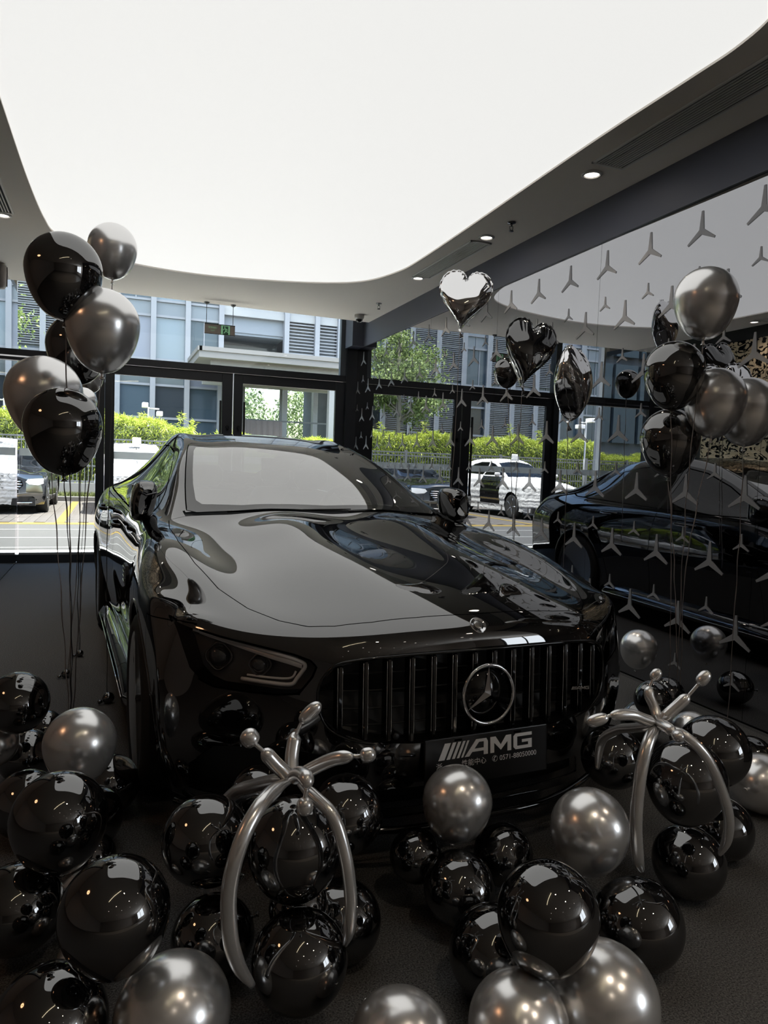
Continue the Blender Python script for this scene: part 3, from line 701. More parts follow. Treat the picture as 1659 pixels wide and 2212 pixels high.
# =================================================================== the black coupe
def car_cage():
    """control points of the left half: X forward from the front axle, y left, z up"""
    T = [
     [(.945,0,.718),(.944,.14,.718),(.935,.28,.717),(.90,.44,.712),(.80,.61,.715),(.665,.775,.738),(.55,.885,.752)],
     [(.905,0,.785),(.902,.14,.785),(.888,.28,.783),(.845,.44,.776),(.735,.60,.775),(.595,.755,.785),(.47,.872,.786)],
     [(.72,0,.852),(.72,.14,.852),(.70,.28,.850),(.66,.44,.832),(.56,.61,.815),(.44,.762,.828),(.36,.885,.812)],
     [(.40,0,.912),(.40,.14,.918),(.385,.28,.925),(.36,.45,.895),(.30,.62,.862),(.24,.775,.878),(.20,.905,.842)],
     [(0,0,.962),(0,.14,.973),(0,.29,.985),(0,.46,.945),(0,.63,.905),(0,.79,.922),(0,.918,.880)],
     [(-.30,0,1.008),(-.30,.14,1.020),(-.30,.30,1.030),(-.30,.47,.992),(-.30,.64,.955),(-.30,.80,.962),(-.30,.905,.918)],
     [(-.50,0,1.045),(-.505,.14,1.050),(-.52,.30,1.052),(-.55,.48,1.035),(-.61,.70,1.018),(-.62,.80,.985),(-.60,.880,.948)],
     [(-.82,0,1.180),(-.83,.15,1.179),(-.85,.32,1.173),(-.89,.50,1.160),(-.95,.672,1.132),(-.95,.775,1.055),(-.95,.872,.968)],
     [(-1.18,0,1.312),(-1.19,.15,1.310),(-1.21,.30,1.302),(-1.24,.46,1.288),(-1.28,.618,1.262),(-1.28,.745,1.12),(-1.28,.875,.980)],
     [(-1.50,0,1.398),(-1.505,.14,1.397),(-1.52,.28,1.391),(-1.55,.42,1.381),(-1.60,.562,1.356),(-1.60,.720,1.18),(-1.60,.878,.987)],
     [(-2.0,0,1.468),(-2.0,.14,1.466),(-2.0,.28,1.460),(-2.0,.41,1.448),(-2.0,.545,1.418),(-2.0,.715,1.21),(-2.0,.880,.993)],
     [(-2.5,0,1.462),(-2.5,.13,1.460),(-2.5,.26,1.453),(-2.5,.39,1.440),(-2.5,.525,1.405),(-2.5,.705,1.21),(-2.5,.888,1.002)],
     [(-3.0,0,1.395),(-3.0,.13,1.393),(-3.0,.26,1.386),(-3.0,.38,1.372),(-3.0,.505,1.335),(-3.0,.69,1.18),(-3.0,.890,1.018)],
     [(-3.5,0,1.250),(-3.5,.13,1.248),(-3.5,.25,1.242),(-3.5,.37,1.230),(-3.5,.485,1.200),(-3.5,.66,1.115),(-3.5,.868,1.022)],
     [(-3.85,0,1.115),(-3.85,.13,1.114),(-3.85,.26,1.110),(-3.85,.38,1.102),(-3.85,.49,1.085),(-3.85,.64,1.052),(-3.85,.815,.995)],
     [(-4.06,0,1.065),(-4.06,.14,1.063),(-4.055,.28,1.058),(-4.045,.41,1.048),(-4.02,.53,1.03),(-3.98,.65,.998),(-3.92,.755,.94)],
    ]
    zF = [.20, .30, .41, .52, .62]
    dX = [[.0, .028, .042, .038, .022]] * 4 + [[.0, .022, .034, .030, .016], [-.01, .012, .024, .020, .010], [-.02, .004, .016, .012, .006]]
    dY = [0, 0, 0, .004, .012, .020, .0]
    F = []
    for j in range(7):
        x0, y0, z0 = T[0][j]
        row = []
        for k in range(5):
            y = y0 + dY[j]
            if j == 6: y = [.893, .918, .930, .928, .912][k]
            row.append((x0 + dX[j][k], y, zF[k]))
        F.append(row)
    ym = {0: .93, .1: .93}
    XS = [.55, .44, .31, .16, 0, -.3, -.6, -.95, -1.28, -1.6, -2.0, -2.5, -3.0, -3.5, -3.85, -4.0]
    YM = [.93, .950, .962, .972, .975, .968, .950, .938, .936, .937, .942, .965, .988, .975, .925, .86]
    S = []
    zS = [.20, .33, .47, .62, .78]
    for i in range(16):
        if i == 0: S.append(F[6]); continue
        t = min(1.0, i / 2.0)
        row = []
        door = 1.0 if 6 <= i <= 10 else (0.5 if i in (5, 11) else 0.0)
        off = [-.045 - .01 * door, -.022 - .02 * door, -.006 - .02 * door, 0.0 - .004 * door, -.008 - .004 * door]
        rear = 1.0 if i >= 12 else (0.5 if i == 11 else 0)
        for k in range(5):
            z = zF[k] * (1 - t) + zS[k] * t
            if k == 4: z += .05 * rear
            row.append((XS[i], YM[i] + off[k], z))
        S.append(row)
    R = []
    zR = [.24, .40, .56, .72, .88]
    for j in range(7):
        if j == 6: R.append(S[15]); continue
        x0, y0, z0 = T[15][j]
        R.append([(x0 - [-.02, .03, .05, .05, .03][k], y0 * (1.0 + .06 * (j > 3)), zR[k] if k < 4 else .88 * .6 + z0 * .4 - .05) for k in range(5)])
    return T, F, S, R

def car_surface(level=4):
    T, F, S, R = car_cage()
    V = []; key = {}
    def vid(p, mir):
        q = (p[0], -p[1] if mir else p[1], p[2])
        k = tuple(round(c, 5) + 0.0 for c in q)
        if k not in key:
            key[k] = len(V); V.append(q)
        return key[k]
    faces = []; creases = {}
    for mir in (False, True):
        tv = [[vid(p, mir) for p in row] for row in T]
        fv = [[vid(p, mir) for p in F[j]] + [tv[0][j]] for j in range(7)]
        sv = [fv[6]] + [[vid(p, mir) for p in S[i]] + [tv[i][6]] for i in range(1, 16)]
        rv = [[vid(p, mir) for p in R[j]] + [tv[15][j]] for j in range(6)] + [sv[15]]
        fs = []
        for i in range(15):
            for j in range(6): fs.append((tv[i][j], tv[i][j + 1], tv[i + 1][j + 1], tv[i + 1][j]))
            for k in range(5): fs.append((sv[i][k], sv[i + 1][k], sv[i + 1][k + 1], sv[i][k + 1]))
        for j in range(6):
            for k in range(5):
                fs.append((fv[j][k], fv[j + 1][k], fv[j + 1][k + 1], fv[j][k + 1]))
                fs.append((rv[j + 1][k], rv[j][k], rv[j][k + 1], rv[j + 1][k + 1]))
        for f in fs: faces.append(tuple(reversed(f)) if mir else f)
        for i in range(7, 13): creases[frozenset((tv[i][4], tv[i + 1][4]))] = .35
        for i in range(6, 14): creases[frozenset((tv[i][6], tv[i + 1][6]))] = .25
        for j in range(6):
            creases[frozenset((tv[15][j], tv[15][j + 1]))] = .6
    V = np.array(V)
    # raise the cage so that the limit surface passes near the control points
    n = len(V)
    nb = [set() for _ in range(n)]; dg = [[] for _ in range(n)]
    ecount = {}
    for f in faces:
        for a in range(4):
            e = frozenset((f[a], f[(a + 1) % 4])); ecount[e] = ecount.get(e, 0) + 1
            nb[f[a]].add(f[(a + 1) % 4]); nb[f[(a + 1) % 4]].add(f[a]); dg[f[a]].append(f[(a + 2) % 4])
    bnd = set(v for e, c in ecount.items() if c == 1 for v in e)
    tgt = V.copy(); C = V.copy()
    for _ in range(6):
        L = C.copy()
        for i in range(n):
            if i in bnd:
                bb = [v for v in nb[i] if ecount[frozenset((i, v))] == 1]
                L[i] = (4 * C[i] + C[bb[0]] + C[bb[1]]) / 6
            else:
                k = len(nb[i])
                L[i] = (k * k * C[i] + 4 * sum(C[v] for v in nb[i]) + sum(C[v] for v in dg[i])) / (k * (k + 5))
        C = C + 0.8 * (tgt - L)
    me = bpy.data.meshes.new('cage'); me.from_pydata([tuple(p) for p in C], [], faces); me.update()
    at = me.attributes.new('crease_edge', 'FLOAT', 'EDGE')
    for e in me.edges:
        at.data[e.index].value = creases.get(frozenset(e.vertices), 0.0)
    ob = bpy.data.objects.new('cage', me); COL.objects.link(ob)
    md = ob.modifiers.new('s', 'SUBSURF'); md.levels = level; md.render_levels = level; md.use_limit_surface = True; md.quality = 4
    dgp = bpy.context.evaluated_depsgraph_get()
    ev = bpy.data.meshes.new_from_object(ob.evaluated_get(dgp))
    bpy.data.objects.remove(ob)
    return ev

def poly_sd(pts, poly):
    """signed distance to a closed outline, negative inside"""
    P = np.asarray(pts, float); Q = np.asarray(poly, float)
    d2 = np.full(len(P), 1e9); ins = np.zeros(len(P), bool); m = len(Q)
    for i in range(m):
        a = Q[i]; b = Q[(i + 1) % m]; ab = b - a
        t = np.clip(((P - a) @ ab) / (ab @ ab), 0, 1)
        d2 = np.minimum(d2, ((P - (a + t[:, None] * ab)) ** 2).sum(1))
        c = (a[1] > P[:, 1]) != (b[1] > P[:, 1])
        with np.errstate(divide='ignore', invalid='ignore'):
            xi = (b[0] - a[0]) * (P[:, 1] - a[1]) / (b[1] - a[1]) + a[0]
        ins ^= c & (P[:, 0] < xi)
    d = np.sqrt(d2)
    return np.where(ins, -d, d)

class Shell:
    """half of the body skin, cut along outlines; every face carries the name of its panel"""
    def __init__(self, me):
        self.bm = bmesh.new(); self.bm.from_mesh(me)
        bm = self.bm
        self.nl = bm.verts.layers.float_vector.new('nrm')
        bm.normal_update()
        for v in bm.verts: v[self.nl] = v.normal
        dele = [f for f in bm.faces if f.calc_center_median().y < -1e-5]
        bmesh.ops.delete(bm, geom=dele, context='FACES')
        self.fl = bm.faces.layers.int.new('panel')
        self.names = ['body']
    def pid(self, n):
        if n not in self.names: self.names.append(n)
        return self.names.index(n)
    def coords(self):
        return np.array([v.co[:] for v in self.bm.verts])
    def cut(self, sdf, on=None, region=None):
        """split the faces along sdf = 0; on: only faces of these panels; region: mask over vertices"""
        bm = self.bm
        bm.verts.ensure_lookup_table(); bm.verts.index_update()
        P = self.coords(); d = sdf(P)
        if region is not None: msk = region(P)
        else: msk = np.ones(len(P), bool)
        d[np.abs(d) < 2e-5] = 0
        ids = None if on is None else {self.pid(n) for n in on}
        dv = {}
        zero = set(v for v in bm.verts if d[v.index] == 0 and msk[v.index])
        todo = []
        near = msk & (np.abs(d) < 0.12)
        for e in bm.edges:
            a, b = e.verts
            ia, ib = a.index, b.index
            if near[ia] and near[ib] and d[ia] * d[ib] < 0:
                if ids is None or any(f[self.fl] in ids for f in e.link_faces): todo.append((e, a, d[ia] / (d[ia] - d[ib])))
        touched = set()
        for e, a, t in todo:
            fs = list(e.link_faces)
            ne, nv = bmesh.utils.edge_split(e, a, t)
            zero.add(nv); touched.update(fs)
        for f in touched:
            if ids is not None and f[self.fl] not in ids: continue
            vs = list(f.verts)
            zs = [i for i, v in enumerate(vs) if v in zero]
            if len(zs) == 2 and (zs[1] - zs[0]) not in (1, len(vs) - 1):
                try: bmesh.utils.face_split(f, vs[zs[0]], vs[zs[1]])
                except Exception: pass
    def mark(self, sdf, name, on=None, region=None, test=None):
        bm = self.bm
        ids = None if on is None else {self.pid(n) for n in on}
        fs = [f for f in bm.faces if ids is None or f[self.fl] in ids]
        if not fs: return
        ctr = np.array([f.calc_center_median()[:] for f in fs])
        d = sdf(ctr)
        r = np.ones(len(fs), bool) if region is None else region(ctr)
        p = self.pid(name)
        for f, dd, rr in zip(fs, d, r):
            if rr and (dd < 0 if test is None else test(dd)): f[self.fl] = p
    def panel(self, sdf, name, on, region=None, gap=0.0018):
        """cut a panel out with a narrow gap round it"""
        if gap:
            o = lambda P: sdf(P) - gap
            i = lambda P: sdf(P) + gap
            self.cut(o, on, region); self.cut(i, on, region)
            self.mark(o, 'gap', on, region); self.mark(i, name, on + ['gap'], region)
        else:
            self.cut(sdf, on, region); self.mark(sdf, name, on, region)
    def extract(self, name, mode, m, out, push=0.0, parent=None, faces=None):
        """mode: both = one mesh across the middle; left / right = one side"""
        bm = self.bm; p = self.pid(name)
        vs = {}; V = []; N = []; Fc = []
        for f in bm.faces:
            if f[self.fl] != p: continue
            ids = []
            for v in f.verts:
                if v not in vs:
                    vs[v] = len(V); n = Vector(v[self.nl]).normalized(); co = v.co + n * push
                    V.append(co); N.append(n)
                ids.append(vs[v])
            Fc.append(ids)
        if not Fc: return None
        def mirror(k0, weld):
            mp = []
            for i in range(len(V)):
                if weld and abs(V[i].y) < 1e-5: mp.append(i)
                else: mp.append(None)
            return mp
        VV, NN, FF = [], [], []
        if mode in ('left', 'both'):
            VV = list(V); NN = list(N); FF = [list(f) for f in Fc]
        if mode in ('right', 'both'):
            base = []
            for i in range(len(V)):
                if mode == 'both' and abs(V[i].y) < 1e-5: base.append(i)
                else:
                    base.append(len(VV)); VV.append(Vector((V[i].x, -V[i].y, V[i].z))); NN.append(Vector((N[i].x, -N[i].y, N[i].z)))
            FF += [[base[i] for i in reversed(f)] for f in Fc]
        me = bpy.data.meshes.new(out); me.from_pydata([tuple(v) for v in VV], [], FF)
        me.polygons.foreach_set('use_smooth', [True] * len(FF))
        me.materials.append(m); me.update()
        try: me.normals_split_custom_set_from_vertices([tuple(n) for n in NN])
        except Exception: pass
        return new_obj(out, me, parent)

def build_car():
    root = empty('car', (1.064, 2.933, 0.0), (0, 0, -math.pi / 2 + 0.0598))
    tag(root, 'large black four-door coupe parked in the middle of the showroom among balloons', 'car')
    ev = car_surface(4)
    sh = Shell(ev)
    top = lambda poly: (lambda P: poly_sd(P[:, [0, 1]], poly))
    side = lambda poly: (lambda P: poly_sd(P[:, [0, 2]], poly))
    front = lambda poly: (lambda P: poly_sd(P[:, [1, 2]], poly))
    R_up = lambda P: P[:, 2] > .70
    R_front = lambda P: (P[:, 0] > .25)
    R_nose = lambda P: (P[:, 0] > .60)
    R_side = lambda P: (P[:, 1] > .66)
    # wheel arches
    for xc in (0.0, -2.951):
        sh.cut(lambda P, xc=xc: np.hypot(P[:, 0] - xc, P[:, 2] - .345) - .385, None, lambda P: P[:, 1] > .70)
        sh.mark(lambda P, xc=xc: np.hypot(P[:, 0] - xc, P[:, 2] - .345) - .385, 'arch_void', None, lambda P: P[:, 1] > .70)
    # grille mouth
    G = [(-.1, .712), (.30, .710), (.42, .702), (.485, .685), (.522, .640), (.532, .590), (.520, .535), (.485, .492), (.40, .462), (.25, .446), (-.1, .441)]
    sh.panel(front(G), 'grille_void', ['body'], R_nose, gap=0)
    # lower intakes
    sh.panel(front([(.46, .405), (.60, .43), (.80, .40), (.865, .33), (.86, .24), (.50, .24)]), 'side_intake', ['body'], R_front, gap=.001)
    sh.panel(front([(-.1, .30), (.40, .305), (.43, .235), (-.1, .225)]), 'low_intake', ['body'], R_nose, gap=.001)
    # headlights
    HL = [(.905, .765), (.893, .763), (.783, .737), (.671, .719), (.588, .705), (.546, .691), (.533, .675), (.545, .645), (.582, .593), (.640, .583), (.714, .582), (.800, .584), (.838, .600), (.866, .630), (.884, .69), (.897, .74)]
    sh.panel(front(HL), 'headlight_lens', ['body'], R_front, gap=.003)
    # bonnet
    H = [(.862, -.1), (.862, 0), (.856, .2), (.842, .35), (.815, .46), (.775, .535), (.70, .605), (.58, .675), (.40, .737), (.15, .775), (-.15, .792), (-.45, .788), (-.605, .770), (-.60, .70), (-.535, .5), (-.495, .25), (-.478, 0), (-.478, -.1)]
    sh.panel(top(H), 'bonnet', ['body'], R_up)
    # windscreen and the black cowl before it
    WS = [(-.515, -.1), (-.515, 0), (-.53, .25), (-.565, .45), (-.62, .64), (-.668, .680), (-.80, .665), (-.95, .645), (-1.12, .618), (-1.28, .590), (-1.42, .565), (-1.53, .540), (-1.568, .515), (-1.552, .40), (-1.525, .2), (-1.512, 0), (-1.512, -.1)]
    sh.panel(top(WS), 'windscreen_glass', ['body'], R_up, gap=.003)
    WI = [(-.575, -.1), (-.575, 0), (-.59, .25), (-.62, .42), (-.70, .60), (-.76, .622), (-.95, .605), (-1.12, .58), (-1.28, .552), (-1.40, .53), (-1.475, .505), (-1.485, .40), (-1.465, .2), (-1.455, 0), (-1.455, -.1)]
    sh.cut(top(WI), ['windscreen_glass'], R_up)
    sh.mark(lambda P: -top(WI)(P), 'windscreen_border', ['windscreen_glass'], R_up)
    CW = [(-.478, -.1), (-.478, 0), (-.495, .25), (-.535, .5), (-.60, .70), (-.668, .70), (-.62, .64), (-.53, .25), (-.515, 0), (-.515, -.1)]
    sh.mark(top(CW), 'cowl', ['body'], R_up)
    # roof panel of dark glass, rear window
    sh.panel(top([(-1.60, -.1), (-1.615, .2), (-1.64, .40), (-1.67, .47), (-2.55, .445), (-2.62, .40), (-2.62, -.1)]), 'roof_glass', ['body'], R_up)
    sh.panel(top([(-2.85, -.1), (-2.86, .3), (-2.90, .42), (-3.0, .445), (-3.45, .425), (-3.62, .40), (-3.64, -.1)]), 'rear_window_glass', ['body'], R_up)
    # side windows
    DL = [(-.83, 1.005), (-1.05, 1.115), (-1.30, 1.225), (-1.62, 1.325), (-1.85, 1.362), (-1.85, 1.012), (-1.3, 1.000)]
    DR = [(-1.90, 1.014), (-1.90, 1.367), (-2.2, 1.378), (-2.5, 1.362), (-2.85, 1.30), (-3.12, 1.20), (-3.30, 1.115), (-3.30, 1.085), (-3.15, 1.055), (-2.5, 1.032)]
    R_win = lambda P: (P[:, 1] > .42) & (P[:, 2] > .93)
    sh.panel(side(DL), 'front_side_glass', ['body'], R_win, gap=.004)
    sh.panel(side(DR), 'rear_side_glass', ['body'], R_win, gap=.004)
    WT = [(-.76, .985), (-.80, 1.02), (-1.03, 1.14), (-1.30, 1.248), (-1.62, 1.349), (-1.9, 1.390), (-2.2, 1.40), (-2.5, 1.385), (-2.88, 1.32), (-3.16, 1.22), (-3.37, 1.11), (-3.34, 1.06), (-3.15, 1.035), (-2.5, 1.012), (-1.9, .996), (-1.3, .984)]
    sh.cut(side(WT), ['body'], R_win); sh.mark(side(WT), 'window_trim', ['body'], R_win)
    # doors
    D1 = [(-.66, .30), (-.70, .60), (-.74, .80), (-.80, .972), (-1.3, .978), (-1.86, .990), (-1.90, .80), (-1.90, .27), (-.68, .27)]
    D2 = [(-1.905, .27), (-1.905, .80), (-1.87, .992), (-2.5, 1.008), (-2.95, 1.025), (-2.93, .93), (-2.72, .80), (-2.55, .62), (-2.48, .40), (-2.46, .27)]
    R_door = lambda P: (P[:, 1] > .70) & (P[:, 2] < 1.06)
    sh.panel(side(D1), 'front_door', ['body'], R_door); sh.panel(side(D2), 'rear_door', ['body'], R_door)
    # bumper against wing: along the lamp's top corner to the wheel arch
    FB = [(1.2, -.2), (.30, -.2), (.30, .745), (.50, .757), (.52, .764), (.60, .765), (1.2, .70)]
    sh.panel(lambda P: poly_sd(P[:, [0, 2]], FB), 'lower_bumper', ['body'], lambda P: (P[:, 1] > .84) & (P[:, 0] > .1))
    FB2 = [(1.2, -.2), (.28, -.2), (.28, .745), (.50, .757), (.56, .766), (1.2, .766)]
    sh.mark(side(FB2), 'lower_bumper', ['body'], lambda P: P[:, 0] > .25)
    # wing: sides ahead of the door and above the bumper
    sh.mark(top([(-.80, .5), (-.80, 1.2), (.62, 1.2), (.62, .5)]), 'wing', ['body'], lambda P: (P[:, 1] > .66) & (P[:, 2] < .985))
    parts = {}
    def ex(name, mode, m, out, push=0.0): 
        o = sh.extract(name, mode, m, out, push, root); parts[out + mode] = o; return o
    ex('bonnet', 'both', PAINT, 'bonnet')
    ex('lower_bumper', 'both', PAINT, 'front_bumper')
    ex('body', 'both', PAINT, 'body_shell')
    for s in ('left', 'right'):
        ex('wing', s, PAINT, 'front_wing')
        d1 = ex('front_door', s, PAINT, 'front_door'); d2 = ex('rear_door', s, PAINT, 'rear_door')
        ex('front_side_glass', s, glass('side_window_glass', (.10, .11, .11), 1.55, .02), 'side_window')
        ex('rear_side_glass', s, MATS['side_window_glass'], 'side_window')
        ex('window_trim', s, GLOSSBLK, 'window_trim')
        sgn = 1 if s == 'left' else -1
        # handles: a chromed bar that stands off the door
        for d, hx, hy, hz in ((d1, -1.47, .930, .905), (d2, -2.46, .948, .935)):
            h = MB(); h.tube(catmull([(hx + .115, sgn * hy, hz - .006), (hx + .09, sgn * (hy + .030), hz - .003), (hx, sgn * (hy + .038), hz), (hx - .09, sgn * (hy + .032), hz + .003), (hx - .115, sgn * (hy), hz + .004)], 5), .013, 10)
            h.build('door_handle', GLOSSBLK, d)
            h2 = MB(); h2.tube(catmull([(hx + .085, sgn * (hy + .044), hz - .010), (hx, sgn * (hy + .052), hz - .008), (hx - .085, sgn * (hy + .046), hz - .005)], 5), .0035, 6)
            o = h2.build('handle_strip', CHROME, d)
    ex('windscreen_glass', 'both', glass('windscreen', (.55, .58, .60), 1.52, .42), 'windscreen')
    wb = ex('windscreen_border', 'both', GLOSSBLK, 'windscreen_border')
    ex('cowl', 'both', BLKPLASTIC, 'cowl_panel', -.012)
    ex('roof_glass', 'both', GLOSSBLK, 'roof_panel')
    ex('rear_window_glass', 'both', glass('rear_glass', (.45, .48, .48), 1.5), 'rear_window')
    ex('gap', 'both', SEAM, 'panel_gap', -.004)
    mesh_blk = mat('intake_black', (.004, .004, .004), rough=.4)
    ex('low_intake', 'both', mesh_blk, 'lower_intake', -.03)
    for s in ('left', 'right'): ex('side_intake', s, mesh_blk, 'side_intake', -.04)

    # ---------------------------------------------------------------- headlights
    lens = glass('lamp_lens', (.95, .95, .95), 1.42, .0)
    drl = mat('lamp_light_guide', (.82, .82, .84), rough=.3, spec=.6, coat=.5)
    hin = mat('lamp_housing', (.09, .09, .095), rough=.25)
    proj = mat('projector_lens', (.02, .022, .026), rough=.02, coat=1.0)
    for s in ('left', 'right'):
        sg = 1 if s == 'left' else -1
        L = sh.extract('headlight_lens', s, lens, 'headlight', 0.0, root)
        hb = sh.extract('headlight_lens', s, hin, 'lamp_housing', -.075, L)
        def fx(y, z):   # forward position of the lamp face
            return np.interp(y, [.50, .545, .60, .67, .75, .82, .87, .90], [.875, .853, .822, .755, .665, .605, .565, .535]) 
        def bar(pts, w, dep, name, m):
            q = [(fx(y, z) - dep, sg * y, z) for y, z in pts]
            b = MB(); b.tube(catmull(q, 6), w, 8); return b.build(name, m, L)
        bar([(.845, .742), (.765, .724), (.67, .706), (.60, .693), (.560, .678), (.556, .664)], .0065, .022, 'light_guide', drl)
        bar([(.800, .728), (.70, .703), (.62, .685)], .004, .03, 'light_guide', drl)
        bar([(.556, .664), (.575, .632), (.592, .610), (.64, .606), (.715, .604)], .0065, .022, 'light_guide', drl)
        bar([(.578, .650), (.592, .628), (.64, .621), (.70, .618)], .0035, .028, 'light_guide', drl)
        sh_ = [(.83, .741), (.765, .726), (.70, .713), (.64, .702), (.60, .694), (.565, .683)]  # pale shelf imitating the ceiling's reflection along the top of the lens
        b = MB(); vs = []
        for q, (y, z) in enumerate(sh_):
            w_ = .012 + .020 * min(1, q / 3)
            vs += [(fx(y, z) - .016, sg * y, z - .004), (fx(y, z) - .020 - w_ * 1.6, sg * y * .995, z - .004 + w_ * .12), (fx(y, z) - .018, sg * y, z - .004 - w_ * .55)]
        fs = []
        for q in range(len(sh_) - 1):
            fs += [(q * 3 + 1, q * 3, q * 3 + 3, q * 3 + 4), (q * 3, q * 3 + 2, q * 3 + 5, q * 3 + 3)]
        b.add(vs, fs, True); b.build('ceiling_sheen', mat('sheen_silver', (.66, .66, .68), .3, .45), L)
        for (y, z, r) in ((.770, .660, .036), (.665, .655, .028)):
            x = fx(y, z) - .045
            nv = Vector((.86, sg * .5 if y > .7 else sg * .35, .1)).normalized()
            M = Matrix.Translation((x, sg * y, z)) @ nv.to_track_quat('Z', 'Y').to_matrix().to_4x4()
            p = MB(); p.lathe([(r * 1.0, -.03), (r, 0), (r * .9, .010), (r * .7, .018), (r * .4, .024), (0, .026)], 20, M)
            p.build('projector', proj, L)
            p = MB(); p.tube([M @ Vector((1.14 * r * math.cos(a) * (1 + .08 * math.cos(4 * a)), 1.14 * r * math.sin(a) * (1 + .08 * math.cos(4 * a)), .004)) for a in np.linspace(0, 2 * math.pi, 28)[:-1]], .004, 6, closed=True)
            p.build('projector_bezel', DKCHROME, L)

    # ---------------------------------------------------------------- grille
    def gx(y, z):   # forward face of the grille mouth
        return .958 - .25 * max(0, abs(y) - .1) ** 2.0 - .9 * (max(0, abs(y) - .36)) ** 2 + .05 * (.58 - z) * 1.0
    g = MB()
    ring = [(y, z) for y, z in G if y >= 0]; ring = [(0, .712)] + ring + [(0, .441)]
    full = [(y, z) for y, z in ring] + [(-y, z) for y, z in reversed(ring[1:-1])]
    n = len(full)
    vs = [(gx(y, z) - .055, y, z) for y, z in full] + [(gx(y, z) + .012, y * 1.01, z) for y, z in full]
    g.add(vs, [(i, (i + 1) % n, n + (i + 1) % n, n + i) for i in range(n)])
    # back plate
    bk = [(gx(y, z) - .055, y, z) for y, z in full]
    g.add(bk, [tuple(range(n))])
    gr = g.build('grille', mesh_blk, root)
    def zlim(y):
        y = abs(y); up = np.interp(y, [0, .30, .42, .485, .522, .532], [.712, .710, .702, .685, .640, .590]); lo = np.interp(y, [0, .25, .40, .485, .520, .532], [.441, .446, .462, .492, .535, .590]); return lo, up
    for k in range(14):
        y = -.4745 + .073 * k
        lo, hi_ = zlim(y)
        b = MB()
        rows = []
        for t in np.linspace(0, 1, 9):
            z = lo + .004 + (hi_ - lo - .008) * t
            x = gx(y, z) + .004
            wv = .0075
            rows.append([(x - .035, y - wv, z), (x + .002, y - wv, z), (x + .008, y - wv * .55, z), (x + .008, y + wv * .55, z), (x + .002, y + wv, z), (x - .035, y + wv, z)])
        vs = [p for r in rows for p in r]; fs = []
        for i in range(8):
            for q in range(5): fs.append((i * 6 + q, i * 6 + q + 1, (i + 1) * 6 + q + 1, (i + 1) * 6 + q))
        b.add(vs, fs, False)
        sl_ = b.build('grille_slat', GLOSSBLK, gr)
        for q in (1, 4):
            b = MB(); b.tube([Vector(r[q]) + Vector((.001, 0, 0)) for r in rows], .0016, 5); b.build('slat_edge', CHROME, sl_)
    for z in (.497, .547, .601, .655):
        b = MB(); y1 = float(np.interp(z, [.441, .492, .535, .59, .64, .70], [.25, .48, .515, .53, .52, .45])) - .01
        b.tube([(gx(y, z) - .030, y, z) for y in np.linspace(-y1, y1, 25)], .003, 5); b.build('grille_bar', BLKPLASTIC, gr)
    # rim line round the mouth
    b = MB(); b.tube(catmull([(gx(y, z) + .014, y * 1.012, z + (.004 if z > .58 else -.004)) for y, z in full], 5, True), .0045, 6, closed=True)
    b.build('grille_surround', GLOSSBLK, gr)
    # the star in its ring, tilted with the nose
    em = empty('emblem'); em.parent = gr; em.location = (.978, 0, .577); em.rotation_euler = (0, math.radians(-4), 0)
    RR = .092
    b = MB(); b.lathe([(0, .0), (RR * .97, 0), (RR * .97, .006), (0, .008)], 40, Matrix.Rotation(math.radians(90), 4, 'Y'))
    b.build('emblem_disc', GLOSSBLK, em)
    b = MB(); b.tube([(.012, RR * math.cos(a), RR * math.sin(a)) for a in np.linspace(0, 2 * math.pi, 49)[:-1]], [.0062] * 48, 10, closed=True)
    b.build('emblem_ring', CHROME, em)
    b = MB()
    for k in range(3):
        a = math.pi / 2 + k * 2 * math.pi / 3
        d = Vector((0, math.cos(a), math.sin(a))); e1 = Vector((0, math.cos(a + math.pi / 3), math.sin(a + math.pi / 3))); e2 = Vector((0, math.cos(a - math.pi / 3), math.sin(a - math.pi / 3)))
        c = Vector((.026, 0, 0)); tip = d * (RR * .97) + Vector((.014, 0, 0)); s1 = e1 * (RR * .155) + Vector((.009, 0, 0)); s2 = e2 * (RR * .155) + Vector((.009, 0, 0))
        b.add([c, tip, s1, s2], [(0, 1, 2), (0, 3, 1)])
    b.build('emblem_star', CHROME, em)
    # small lettering on the grille
    def slash_letters(h):
        """outline blocks of the slanted word mark: bars then three letters (units: cap height 1)"""
        sl = .42; out = []
        def P(pts): out.append([(x + sl * y, y) for x, y in pts])
        x = 0
        for w in (.62, .36, .30, .25, .20):
            P([(x, 0), (x + w * .62, 0), (x + w * .62, 1), (x, 1)]); x += w * .62 + .13
        A0 = x - .02
        # A: sloping left stroke, flat top, upright right stroke, bar
        out.append([(A0 + .0, 0), (A0 + .30, 0), (A0 + .95, .82), (A0 + .95, 1.0), (A0 + .76, 1.0)])
        out.append([(A0 + .95, .82), (A0 + 1.27, .82), (A0 + 1.27, 1.0), (A0 + .95, 1.0)])
        out.append([(A0 + 1.27, 0), (A0 + 1.55, 0), (A0 + 1.55, .80), (A0 + 1.45, 1.0), (A0 + 1.27, 1.0)])
        out.append([(A0 + .50, .25), (A0 + 1.27, .25), (A0 + 1.27, .43), (A0 + .64, .43)])
        B0 = A0 + 1.72
        out.append([(B0, 0), (B0 + .26, 0), (B0 + .26, 1), (B0, 1)])
        out.append([(B0 + .26, 1), (B0 + .26, .62), (B0 + .72, .12), (B0 + .72, .45), (B0 + .36, 1)])
        out.append([(B0 + .72, .45), (B0 + .72, .12), (B0 + 1.18, .62), (B0 + 1.18, 1), (B0 + 1.08, 1)])
        out.append([(B0 + 1.18, 0), (B0 + 1.44, 0), (B0 + 1.44, 1), (B0 + 1.18, 1)])
